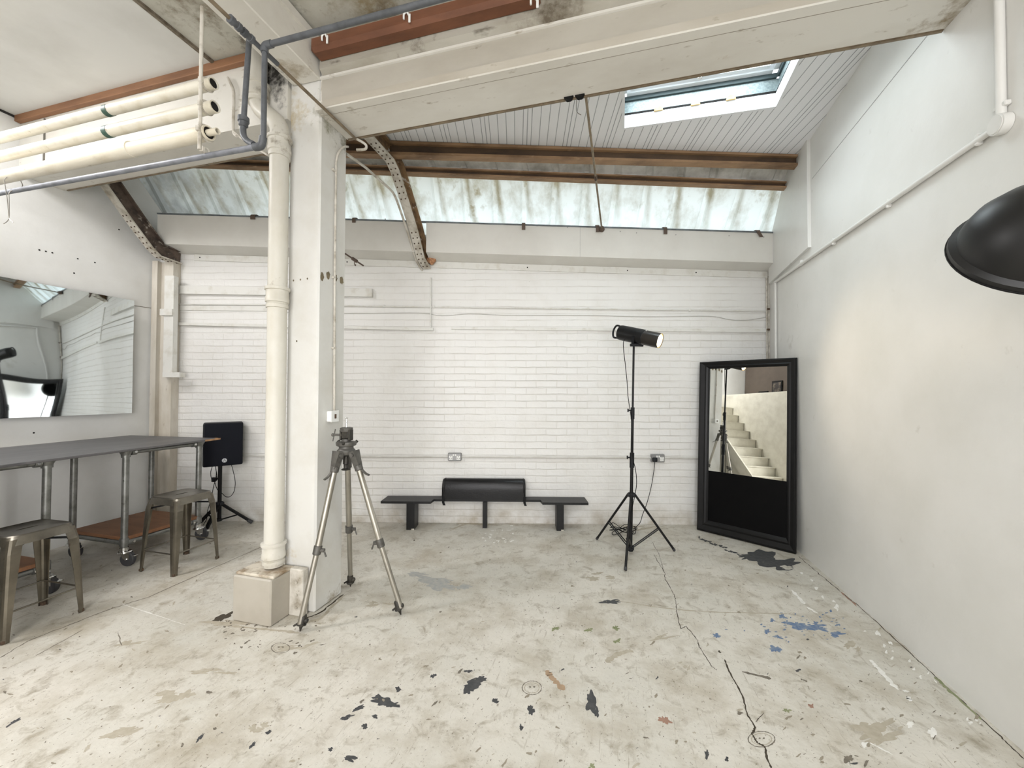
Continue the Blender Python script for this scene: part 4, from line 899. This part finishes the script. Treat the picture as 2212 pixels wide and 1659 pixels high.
bc = cen + RS @ V((.012, -.0115, -hS * .365)); nb = RS @ V((0, -1, 0)); rx_, rz_ = RS @ V((1, 0, 0)), V((0, 0, 1))
bd_ = MB().lathe([(.0185, 0), (.0215, 0), (.0215, .004), (.0185, .004)], bc, nb, 24, False, False)
bd_.b.faces.new([bd_.b.verts.new(bc + (rx_ * math.cos(i * PI / 10) + rz_ * math.sin(i * PI / 10)) * .0205 + nb * .001) for i in range(20)])
bg = link('badge', bd_, pm('silver_badge', S(186, 188, 190), rough=.35, metal=.3), sp)
fk = MB()
for k in range(3):
    a = PI / 2 + k * 2 * PI / 3; d = rx_ * math.cos(a) + rz_ * math.sin(a); s_ = nb.cross(d)
    fk.prism([bc + nb * .0025 + d * .001 - s_ * .0012, bc + nb * .0025 + d * .001 + s_ * .0012, bc + nb * .0025 + d * .0165 + s_ * .0012, bc + nb * .0025 + d * .0165 - s_ * .0012], nb * .001)
    for o in (-.0042, .0042): fk.prism([bc + nb * .0025 + d * .007 + s_ * (o - .001), bc + nb * .0025 + d * .007 + s_ * (o + .001), bc + nb * .0025 + d * .0145 + s_ * (o + .001), bc + nb * .0025 + d * .0145 + s_ * (o - .001)], nb * .001)
link('emblem', fk, m_blackmat, bg)
SQ = PXY + V((0, .06, 0))
def cpath(pts, pt): return smoothpath([PF(x, y, pt) for x, y in pts])
solo('speaker_cable', 'thin black cable looping right of the speaker pole', 'cable', MB().tube(cpath([(497, 995), (503, 1015), (508, 1040), (506, 1060), (498, 1072), (488, 1073), (480, 1066), (470, 1058), (464, 1040), (468, 1028)], SQ), .0032, 6), m_blackmat)
solo('speaker_cable', 'thin black cable hanging left of the speaker pole down to the floor', 'cable', MB().tube(cpath([(464, 1000), (467, 1018), (466, 1034), (461, 1052), (458, 1070), (454, 1085), (448, 1105), (446, 1122), (440, 1134), (447, 1141)], SQ) , .0032, 6).tube(cpath([(459, 1006), (455, 1022), (458, 1036), (464, 1041), (469, 1032), (466, 1012)], SQ), .0032, 6), m_blackmat)

# ---- old metal survey tripod
TP = V((-1.722, 2.328, 0)); FW2 = FW
tz = lambda py: PF(748, py, TP).z
t = thing('survey_tripod', 'old grey metal survey tripod with splayed aluminium legs beside the column', 'tripod', TP)
ax0 = PF(748, 960, TP); A = V((ax0.x, ax0.y, 0))
hd = MB()
hd.lathe([(.02, tz(985)), (.05, tz(981)), (.058, tz(975)), (.058, tz(972)), (.046, tz(968)), (.046, tz(964)), (.062, tz(962)), (.066, tz(957)), (.064, tz(954)), (.03, tz(953)), (.026, tz(948))], A, (0, 0, 1), 28)
link('turntable', hd, m_cast, t, True)
yk = MB().box(A + V((0, 0, tz(938))), (.05, .04, abs(tz(950) - tz(926)) * .8), bev=.006)
for s in (-1, 1): yk.box(A + V((s * .033, 0, tz(939))), (.012, .045, tz(927) - tz(951)), bev=.004)
link('yoke', yk, m_castdark, t)
link('head_plate', MB().lathe([(.036, tz(932)), (.041, tz(926)), (.041, tz(924)), (.03, tz(923))], A, (0, 0, 1), 24), m_cast, t, True)
sp_ = MB().lathe([(.0075, tz(923)), (.0075, tz(914)), (.004, tz(913)), (.004, tz(911.5)), (.0085, tz(911)), (.0085, tz(910)), (.004, tz(909.5)), (.004, tz(905.5)), (.006, tz(905)), (.0072, tz(903)), (.005, tz(901.5))], A, (0, 0, 1), 14)
link('spigot', sp_, m_chrome, t, True)
ck = PF(719, 939.5, TP); link('clamp_handle', MB().cyl(A + V((0, 0, ck.z)), ck, .008, n=10).cyl(PF(724.5, 927, TP), PF(719, 953, TP), .0035, n=8).ball(ck, .011), m_cast, t, True)
for i in range(3):
    a = .9 + i * 2 * PI / 3; link('levelling_screw', MB().cyl(A + V((math.cos(a) * .06, math.sin(a) * .06, tz(957))), A + V((math.cos(a) * .072, math.sin(a) * .072, tz(953.5))), .010, n=10), m_castdark, t, True)
link('centre_screw', MB().lathe([(.004, tz(1016)), (.028, tz(1015)), (.03, tz(1013)), (.014, tz(1011)), (.012, tz(1004)), (.02, tz(1002)), (.02, tz(995)), (.016, tz(985))], A, (0, 0, 1), 18), m_castdark, t, True)
for (fx, fy), lk, ht in (((648, 1362), 1186, (712, 1010)), ((757, 1265), 1147, (752, 1013)), ((866, 1326), 1169, (784, 1010))):
    g = G(fx, fy + 2); foot = V((g.x, g.y, 0)); out = (foot - A).normalized(); top = A + out * .062 + V((0, 0, tz(981)))
    dirv = (foot + V((0, 0, .0)) - top); Lg = dirv.length; dirv.normalize(); side = dirv.cross(V((0, 0, 1))).normalized()
    nrm = side.cross(dirv)
    P0 = top + dirv * .11
    kcl = .56 if fy != 1265 else .55
    pc = top + dirv * (Lg * kcl)
    lg = link('leg', MB().cyl(P0 - dirv * .03, pc, .0195, n=16), m_alu, t, True)
    link('lower_tube', MB().cyl(pc, foot + V((0, 0, .04)), .0165, n=14), m_alu, lg, True)
    sh = MB().lathe([(.022, .015), (.027, .02), (.027, .05), (.021, .055)], P0 - dirv * .055, dirv, 16)
    sh.hexa([top + side * .038 + nrm * .02 - dirv * .025, top - side * .038 + nrm * .02 - dirv * .025, top - side * .038 - nrm * .02 - dirv * .025, top + side * .038 - nrm * .02 - dirv * .025,
             P0 + side * .018 + nrm * .018, P0 - side * .018 + nrm * .018, P0 - side * .018 - nrm * .018, P0 + side * .018 - nrm * .018])
    sh.cyl(top - side * .046, top + side * .046, .013, n=12)
    sh.ribbon(smoothpath([P0 + nrm * -.02, P0 + dirv * .03 + nrm * -.036, P0 + dirv * .05 + nrm * -.058] if nrm.dot(out) < 0 else [P0 + nrm * .02, P0 + dirv * .03 + nrm * .036, P0 + dirv * .05 + nrm * .058], 4), .018, .008, side)
    link('shoulder', sh, m_cast, lg, True)
    cl_ = MB().lathe([(.021, -.028), (.025, -.026), (.025, .022), (.021, .026)], pc, dirv, 16); rgt = FW.cross(V((0, 0, 1)))
    s = rgt if fx != 866 else -rgt
    cl_.cyl(pc + s * .02, pc + s * .045, .012, n=10).cyl(pc + s * .038 + V((0, 0, .01)), pc + s * .055 + V((0, 0, -.04)), .005, n=8)
    link('leg_clamp', cl_, m_cast, lg, True)
    fs = MB().lathe([(.019, -.05), (.021, -.045), (.021, -.005), (.028, 0), (.028, .006), (.012, .012), (.006, .03), (.003, .042)], foot - dirv * .042, dirv, 16)
    fs.cyl(foot - dirv * .055 - rgt * .005, foot - dirv * .03 - rgt * .045, .006, n=8).ball(foot - dirv * .06 + rgt * .022, .016, n=10)
    link('spike_foot', fs, m_castdark, lg, True)

# ---- low black bench and the bolster strapped on it
def bw(u, o, z): return BW(u, o, z)
zb0 = .298
u0, u1, n0, n1 = -.62, 1.53, -.105, 1.06
t = thing('bench', 'low black wooden bench with a narrow middle, against the brick wall', 'bench', BW(.455, .14, 0))
out = [(u0 - .005, .235), (n0, .235), (n0 + .018, .135), (n1 - .018, .135), (n1, .235), (u1 + .005, .235), (u1 + .0, .012), (u0, .012)]
mb = MB().prism([BW(u, o, zb0 - .024) for u, o in out], (0, 0, .024)); link('seat_board', mb, m_bench, t)
for (u, o, wu, wo) in ((-.315, .145, .085, .17), (.455, .115, .045, .085), (1.245, .135, .075, .17)):
    k = MB(); R3 = Matrix(((BT.x, -BN.x, 0), (BT.y, -BN.y, 0), (0, 0, 1)))
    k.box(BW(u, o, (zb0 - .024) / 2), (wu, wo, zb0 - .024), R3, bev=.003); link('leg', k, m_bench, t)
    link('worn_foot', MB().box(BW(u + wu * .3, o + wo * .5 + .0005, .008), (wu * .35, .002, .014), R3), m_grimy_white, t) if u != .455 else None
ua, ub = -.005, .885; bo = thing('bolster_cushion', 'black leather half-round bolster strapped on the middle of the bench', 'cushion', BW(.44, .08, zb0))
prof = []
for i in range(25):
    a = PI * i / 24; prof.append((.075 - .068 * math.cos(a), zb0 + .075 + .135 * max(0, math.sin(a)) ** .8))
prof = [(.007, zb0 + .001)] + prof + [(.143, zb0 + .001)]
mb = MB(); R = []
for u, k in ((ua, .90), (ua + .006, .97), (ua + .02, 1), (ub - .02, 1), (ub - .006, .97), (ub, .90)):
    R.append([mb.b.verts.new(BW(u, .075 + (o - .075) * k, zb0 + .001 + (z - zb0 - .001) * k)) for o, z in prof])
for a, b in zip(R, R[1:]):
    for i in range(len(prof)): mb.b.faces.new((a[i], a[(i + 1) % len(prof)], b[(i + 1) % len(prof)], b[i]))
mb.b.faces.new(R[0]); mb.b.faces.new(R[-1]); link('cushion', mb, m_leather, bo, True)
for u in (ua + .018, ub - .01):
    k = MB().ribbon([BW(u, .140, zb0 + .03), BW(u, .152, zb0 + .004), BW(u, .152, zb0 - .03), BW(u + .012, .156, zb0 - .06)], .026, .005, BT); link('strap', k, m_blackmat, bo)
    k = MB().tube([BW(u + (.012 if u < .4 else -.012), .075 - .069 * math.cos(PI * i / 20), zb0 + .075 + .136 * math.sin(PI * i / 20) ** .8) for i in range(21)], .0035, 6); link('piping', k, m_leather, bo, True)

# ---- lamp stand with the lit studio lamp
LS = V((.098, 3.80, 0)); lz = lambda py: PF(1365, py, LS).z
t = thing('lamp_stand', 'tall black tripod lamp stand in front of the brick wall', 'lamp stand', LS)
pb, ptp = PF(1362, 1183, LS), PF(1369, 745, LS)
def pole_at(py): return PF(1362 + (1183 - py) / 438 * 7, py, LS)
for a, b, r in ((1183, 1060, .0155), (1066, 985, .0145), (990, 885, .0125), (890, 745, .0095)): link('pole', MB().cyl(pole_at(a), pole_at(b), r, n=14), m_black, t, True)
for a, b, r in ((1010, 978, .020), (905, 880, .017)):
    k = MB().cyl(pole_at(a), pole_at(b), r, n=14); rg = FW.cross(V((0, 0, 1))); c = pole_at((a + b) / 2 - 6)
    k.cyl(c, c - rg * .036, .006, n=8).box(c - rg * .042, (.012, .012, .034), bev=.004); link('clamp', k, m_black_plastic, t, True)
link('collar', MB().cyl(pole_at(1073), pole_at(1064), .028, n=14).box(pole_at(1069), (.075, .05, .026), bev=.006), m_black_plastic, t, True)
link('base_hub', MB().cyl(pole_at(1190), pole_at(1178), .022, n=14).box(pole_at(1183), (.06, .05, .03), bev=.005), m_black_plastic, t, True)
for (fx, fy) in ((1289, 1166), (1457, 1191), (1351, 1234)):
    g = G(fx, fy); d = (V((g.x, g.y, 0)) - V((pb.x, pb.y, 0))).normalized(); h = pole_at(1069) + d * .035; f = V((g.x, g.y, .008))
    lg = link('leg', MB().cyl(h, f, .0105, n=12), m_black, t, True); link('foot_cap', MB().cyl(f.lerp(h, .04), f, .0125, n=12), m_rubber, lg, True)
    m_ = h.lerp(f, .60); 
    for s in (-1, 1):
        o = d.cross(V((0, 0, 1))) * (.012 * s); link('strut', MB().cyl(pole_at(1181) + d * .025 + o, m_ + o, .005, n=8), m_black, t)
rg = FW.cross(V((0, 0, 1)))
axis = (rg * .72 - FW * .60 + V((0, 0, -.27))).normalized()
hc = PF(1377, 726, LS)
sl_ = thing('studio_lamp', 'lit black cylindrical studio lamp tilted on top of the lamp stand', 'lamp', pole_at(748))
a0, a1 = hc - axis * .19, hc + axis * .21
link('housing', MB().lathe([(.045, 0), (.066, .012), (.07, .03), (.07, .25), (.0665, .255)], a0, axis, 28), m_black, sl_, True)
link('reflector', MB().lathe([(.0665, .25), (.0665, .40), (.0655, .405), (.0645, .40), (.062, .34)], a0, axis, 28, False, False), pm('reflector_black', S(34, 30, 26), rough=.35), sl_, True)
link('face_rim', MB().lathe([(.054, .3985), (.0645, .397)], a0, axis, 28, False, False), m_lamp_ring, sl_, True)
link('lamp_face', MB().lathe([(.0, .399), (.03, .400), (.054, .3985)], a0, axis, 28, False, False), m_lamp, sl_, True)
upn = (V((0, 0, 1)) - axis * axis.z).normalized(); sd = axis.cross(upn)
hb = MB().tube(smoothpath([a0 + upn * .05 + axis * .02, a0 + upn * .055 - axis * .035, a0 - axis * .055, a0 - upn * .055 - axis * .035, a0 - upn * .05 + axis * .02]), .009, 10); link('rear_handle', hb, m_black_plastic, sl_, True)
br_ = MB(); pt_ = pole_at(748)
br_.box(pt_ + V((0, 0, .012)) + rg * .018, (.10, .035, .026), Matrix.Rotation(YAW, 3, 'Z'), bev=.004)
for s in (-1, 1): br_.hexa([pt_ + V((0, 0, .02)) + sd * (s * .02) + axis * -.012, pt_ + V((0, 0, .02)) + sd * (s * .02) + axis * .012, pt_ + V((0, 0, .02)) + sd * (s * .026) + axis * .012, pt_ + V((0, 0, .02)) + sd * (s * .026) - axis * .012,
        hc + sd * (s * .071) - axis * .022 - upn * .01, hc + sd * (s * .071) + axis * .002 - upn * .01, hc + sd * (s * .077) + axis * .002 - upn * .01, hc + sd * (s * .077) - axis * .022 - upn * .01])
br_.cyl(pt_ + V((0, 0, .01)) + rg * .06, pt_ + V((0, 0, .01)) + rg * .085, .013, n=10)
link('bracket', br_, m_black_plastic, sl_, True)
link('spigot', MB().cyl(pt_ + V((0, 0, -.012)), pt_ + V((0, 0, .004)), .0075, n=10), m_chrome, sl_, True)
LQ = LS + V((0, .05, 0))
link('side_dial', MB().cyl(hc + axis * .05 + upn * .05 - FW * .05, hc + axis * .05 + upn * .05 - FW * .056, .004, n=8), m_wplastic, sl_)
cb = [(1352, 731), (1347, 738), (1347, 755), (1351, 790), (1355, 830), (1357, 860), (1361, 885), (1365, 920), (1366, 960), (1367, 990), (1373, 1015), (1375, 1045), (1371, 1072), (1366, 1095), (1362, 1120), (1365, 1142)]
pw = thing('power_cable', 'black power cable from lamp to socket with a coil lying under the stand', 'cable', G(1365, 1150))
pts = [PF(x, y, LS - FW * .02) for x, y in cb]
link('lamp_lead', MB().tube(smoothpath(pts), .0034, 6), m_blackmat, pw, True)
pl_ = sc2 - BT * .042 + BN * .04
link('plug', MB().box(pl_ + BN * .018 + V((0, 0, -.01)), (.05, .04, .05), Matrix(((BT.x, -BN.x, 0), (BT.y, -BN.y, 0), (0, 0, 1))), bev=.014, seg=2), m_black_plastic, pw, True)
kk = [pl_ + BN * .02 + V((0, 0, -.03))] + [B(x, y, o) for x, y, o in ((1412, 1020, .06), (1407, 1050, .08), (1398, 1085, .14), (1388, 1112, .25), (1382, 1130, .4))]
g0 = G(1370, 1143); kk += [V((g0.x, g0.y, .006))]
for i in range(30):
    a = i * .82; r = .055 + .025 * math.sin(i * 1.7); c = G(1346 + 8 * math.sin(i * .9), 1150 + 7 * math.cos(i * 1.3))
    kk.append(V((c.x + r * math.cos(a) * 1.3, c.y + r * .7 * math.sin(a), .006 + .0022 * i * (.4 + .6 * abs(math.sin(i * 2.1))))))
kk.append(pts[-1])
link('wall_lead', MB().tube(smoothpath(kk, 5), .0034, 6), m_blackmat, pw, True)

# ---- big black framed mirror leaning in the corner
SCL = .978; BL = V((.779, 4.721, 0)) * SCL; bdir = (V((1.554, 4.26, 0)) - V((.779, 4.721, 0))).normalized(); mid_ = BL + bdir * .441; bdir = Matrix.Rotation(-.02, 3, 'Z') @ bdir; BL = mid_ - bdir * .441; mn = V((bdir.y, -bdir.x, 0))
LEAN = math.radians(3.0); up = V((-mn.x * math.sin(LEAN), -mn.y * math.sin(LEAN), math.cos(LEAN))); fn = mn * math.cos(LEAN) + V((0, 0, math.sin(LEAN)))
def mp(u, v, d=0): return BL + bdir * (u * SCL) + up * (v * SCL) + fn * d
t = thing('leaning_mirror', 'tall black framed mirror with a black lower panel, leaning in the corner', 'mirror', BL + bdir * .45)
U0, U1, V0, V1 = .012, .900, .006, 1.812; i0, i1, j0, j1 = .118, .822, .125, 1.735
mb = MB()
PR = [(0, -.03), (0, .0), (.10, .008), (.18, .012), (.55, .002), (.7, .008), (.85, .0), (1, -.012), (1, -.03)]
def fr(k, d):
    return [mp(U0 + (i0 - U0) * k, V0 + (j0 - V0) * k, d), mp(U1 + (i1 - U1) * k, V0 + (j0 - V0) * k, d), mp(U1 + (i1 - U1) * k, V1 + (j1 - V1) * k, d), mp(U0 + (i0 - U0) * k, V1 + (j1 - V1) * k, d)]
R = [[mb.b.verts.new(p) for p in fr(k, d)] for k, d in PR]
for a, b in zip(R, R[1:] + R[:1]):
    for i in range(4): mb.b.faces.new((a[i], a[(i + 1) % 4], b[(i + 1) % 4], b[i]))
link('frame', mb, m_frame, t)
vm = .648
link('mirror_glass', MB().face([mp(i0 - .005, vm, -.014), mp(i1 + .005, vm, -.014), mp(i1 + .005, j1 + .005, -.014), mp(i0 - .005, j1 + .005, -.014)]), m_glass_mirror, t)
link('lower_panel', MB().hexa([mp(i0 - .005, j0 - .005, -.026), mp(i1 + .005, j0 - .005, -.026), mp(i1 + .005, vm, -.026), mp(i0 - .005, vm, -.026), mp(i0 - .005, j0 - .005, -.013), mp(i1 + .005, j0 - .005, -.013), mp(i1 + .005, vm, -.013), mp(i0 - .005, vm, -.013)]), m_panel, t)
link('backing', MB().hexa([mp(i0 - .02, j0 - .02, -.030), mp(i1 + .02, j0 - .02, -.030), mp(i1 + .02, j1 + .02, -.030), mp(i0 - .02, j1 + .02, -.030), mp(i0 - .02, j0 - .02, -.027), mp(i1 + .02, j0 - .02, -.027), mp(i1 + .02, j1 + .02, -.027), mp(i0 - .02, j1 + .02, -.027)]), m_panel, t)

# ---- wavy acrylic mirror sheet on the left wall
yR = PX(273, 770, XL).y; zT, zB = PX(272, 650, XL).z, PX(268, 892, XL).z; yL0 = .75
mb = MB(); ny, nz = 90, 50; grid = []
WROT = .039
for i in range(ny + 1):
    rowv = []
    y = yL0 + (yR - yL0) * i / ny
    for j in range(nz + 1):
        z = zB + (zT - zB) * j / nz; s = yR - y; hh = z - zB
        d = .095 - WROT * s + .0022 * math.sin(s * 3.9 + hh * .9 + .6) * (.6 + .5 * hh) + .0007 * math.sin(hh * 7.5 + s * 2.2) + .00025 * math.sin(s * 12 + hh * 5) + .0012 * math.cos(hh * 4.2 + 1.2 * s)
        rowv.append(mb.b.verts.new((XL + d, y, z)))
    grid.append(rowv)
for a, b in zip(grid, grid[1:]):
    for j in range(nz): mb.b.faces.new((a[j], b[j], b[j + 1], a[j + 1]))
t = thing('wall_mirror', 'frameless wavy acrylic mirror sheet screwed to the left wall above the table', 'mirror', (XL, 1.8, zB))
ms = link('mirror_sheet', mb, m_acrylic_mirror, t)
for f in ms.data.polygons: f.use_smooth = True
for px, py in ((264, 656), (258, 888)): c = PX(px, py, XL + .02); link('screw', MB().cyl(c - V((.012, 0, 0)), c + V((.004, 0, 0)), .006, n=10), m_mdark, t)
k = MB()
for px, py in ((85, 540), (99, 543), (113, 546), (168, 559), (205, 567), (160, 590), (257, 496), (73, 935)): c = PX(px, py, XL + .001); k.cyl(c, c + V((.001, 0, 0)), .007, n=8)
struct('wall_hole', k, m_mdark, parent=bpy.data.objects['wall_left'])
k = MB(); a, b = PX(274, 657, XL), PX(345, 668, XL)
k.prism([a, b, b + V((0, 0, -.006)), a + V((0, 0, -.006))], (.002, 0, 0)); struct('wall_joint', k, flat('joint_line', S(120, 112, 98)), parent=bpy.data.objects['wall_left'])

# ---- black dome reflector lamp at the right edge, on its own stand outside the view
FD = 1.25
def pd(px, py, f=FD): d = ray(px, py); return C0 + d * (f / d.dot(FW))
rc = pd(2253, 536); vw = (rc - C0).normalized(); r1 = vw.cross(V((0, 0, 1))).normalized(); u1_ = r1.cross(vw); ad = (vw * .6 + (r1 * -.42 + u1_ * -.907) * .8).normalized(); RD = .21
t = thing('dome_lamp', 'black dome reflector lamp jutting in at the right edge of the view', 'lamp', (1.38, 1.25, 0))
sh = MB(); pr_ = [(RD, 0), (RD + .004, -.004), (RD + .004, -.02), (RD - .006, -.026), (RD - .012, -.03), (RD - .016, -.06), (RD * .86, -.10), (RD * .70, -.145), (RD * .5, -.18), (RD * .32, -.20), (.05, -.21)]
sh.lathe([(r, h) for r, h in pr_], rc, ad, 48, False, True)
link('shade', sh, pm('black_satin_enamel', S(13, 13, 14), S(17, 17, 18), rough=.42), t, True)
sh = MB().lathe([(r - .004, h + .003) for r, h in pr_[4:]], rc, ad, 48, False, True); link('shade_lining', sh, m_panel, t, True)
link('rim', MB().tube([rc + (lambda q: q)(ad.orthogonal().normalized() * math.cos(2 * PI * i / 48) + ad.cross(ad.orthogonal().normalized()) * math.sin(2 * PI * i / 48)) * (RD + .004) for i in range(49)], .0035, 6), m_frame, t, True)
link('body', MB().lathe([(.05, 0), (.055, -.02), (.055, -.15), (.045, -.16)], rc - ad * .205, ad, 24), m_black, t, True)
sb = V((1.38, 1.25, 0)); nk = rc - ad * .30
link('arm', MB().tube(smoothpath([nk, nk + V((.03, -.04, .0)), V((1.38, 1.25, nk.z)), V((1.38, 1.25, nk.z - .05))]), .011, 10), m_black, t, True)
link('pole', MB().cyl(sb + V((0, 0, .05)), V((1.38, 1.25, nk.z)), .013, n=12), m_black, t, True)
for a in (0.2, 2.3, 4.4):
    d = V((math.cos(a) * .16, math.sin(a) * .3, 0)); link('leg', MB().cyl(sb + V((0, 0, .45)), sb + d + V((0, 0, .01)), .0105, n=10), m_black, t, True)

# ================================================================== BEHIND THE VIEWER (seen only in the mirrors)
YW = -.2
sw = MB().box((-3.75, YW - .05, 1.06), (2.44, .1, 2.12), bev=.004); struct('stair_wall', sw, m_stair)
sc3 = thing('staircase', 'white painted staircase reflected in the leaning mirror', 'staircase', (-3.6, -.1, 0)); sc3['kind'] = 'structure'
mb = MB(); nS = 9; rise, run = .195, .195; xs0 = -2.98
for i in range(nS):
    x = xs0 - i * run; z = rise * (i + 1)
    mb = MB(); mb.box((x - (nS - i) * run / 2 + .0, YW + .40, z - .5 * rise), ((nS - i) * run, .78, rise - .001)); mb.box((x - run / 2 + .012, YW + .40, z + .006), (run + .03, .79, .016)); link('step', mb, m_stair, sc3)
mb = MB(); ya = YW + .80
mb.prism([(xs0 + .16, ya, 0), (xs0 + .16, ya, .12), (xs0 - nS * run, ya, rise * nS + .16), (xs0 - nS * run, ya, rise * nS - .12), (xs0 - .06, ya, 0)], (0, .035, 0)); link('stringer', mb, m_stair, sc3)
def mhit(px, py, Y):
    d = ray(px, py); p = PL(px, py, BL, fn); q = d - fn * (2 * d.dot(fn)); return p + q * ((Y - p.y) / q.y)
f1, f2 = mhit(1648, 856, -.88), mhit(1678, 838, -.88)
for i, (px, pz, w_, h_, lab) in enumerate(((f1.x, f1.z, .30, .26, 'small dark framed picture above the stairs, seen in the leaning mirror'), (f2.x, f2.z, .30, .36, 'larger dark framed picture beside the stairs top, seen in the leaning mirror'))):
    f = thing('picture_frame', lab, 'picture', (px, -.89, pz - h_ / 2))
    link('frame', MB().box((px, -.883, pz), (w_, .03, h_), bev=.004), m_blackmat, f); link('print', MB().box((px, -.866, pz), (w_ * .8, .004, h_ * .78)), m_picture, f)

# ================================================================== LIGHT
wd = bpy.data.worlds.new('overcast_sky'); scene.world = wd; wd.use_nodes = True
bg_ = wd.node_tree.nodes['Background']; bg_.inputs[0].default_value = (.92, .965, 1, 1); bg_.inputs[1].default_value = 1.4
def area(name, loc, target, sx, sy, power, c=(1, 1, 1), spread=180):
    l = bpy.data.lights.new(name, 'AREA'); l.shape = 'RECTANGLE'; l.size = sx; l.size_y = sy; l.energy = power; l.color = c; l.spread = math.radians(spread)
    o = bpy.data.objects.new(name, l); COL.objects.link(o); o.location = loc
    o.rotation_euler = (V(target) - V(loc)).to_track_quat('-Z', 'Y').to_euler(); return o
area('overhead_fill', (-.2, -1.6, 3.7), (-.2, -1.0, 0), 3.0, 2.4, 112, (.985, .98, 1))  # added fill under the solid ceiling, no skylight there
area('rear_fill', (-.5, -3.95, 1.75), (-.7, 1.5, 1.5), 4.0, 2.6, 128, (.985, .98, 1))  # added soft fill behind the viewer, the front wall has no window
area('strip_lamp', (-4.62, .55, 3.66), (-4.4, .8, 0), .2, 2.2, 88, (1, .985, 1))
area('roof_window_lamp', (.6, 3.1, 4.25), (.5, 3.0, 0), 1.0, .8, 32, (.88, .95, 1))
area('side_fill', (-1.7, -.55, 1.25), (-4.95, 2.1, .55), .8, .8, 11, (1, .985, .97), 130)  # added unseen fill to lift the wall below the table
area('low_fill', (1.42, -1.9, 1.3), (-4.4, 2.2, .6), 1.2, 1.4, 52, (.985, .98, 1))  # added low fill from the right, no window behind it
sp_l = bpy.data.lights.new('lamp_beam', 'SPOT'); sp_l.energy = 16; sp_l.color = (1, .82, .6); sp_l.spot_size = math.radians(75); sp_l.spot_blend = .9; sp_l.shadow_soft_size = .05
so = bpy.data.objects.new('lamp_beam', sp_l); COL.objects.link(so); so.location = a0 + axis * .42; so.rotation_euler = axis.to_track_quat('-Z', 'Y').to_euler()
scene.view_settings.view_transform = 'Standard'; scene.view_settings.look = 'None'; scene.view_settings.exposure = .34
scene.cycles.use_denoising = True; scene.cycles.max_bounces = 7; scene.cycles.diffuse_bounces = 3; scene.cycles.glossy_bounces = 3; scene.cycles.use_adaptive_sampling = True; scene.cycles.adaptive_threshold = .07; scene.cycles.adaptive_min_samples = 16; scene.cycles.sample_clamp_indirect = 6
scene.cycles.caustics_reflective = False; scene.cycles.caustics_refractive = False
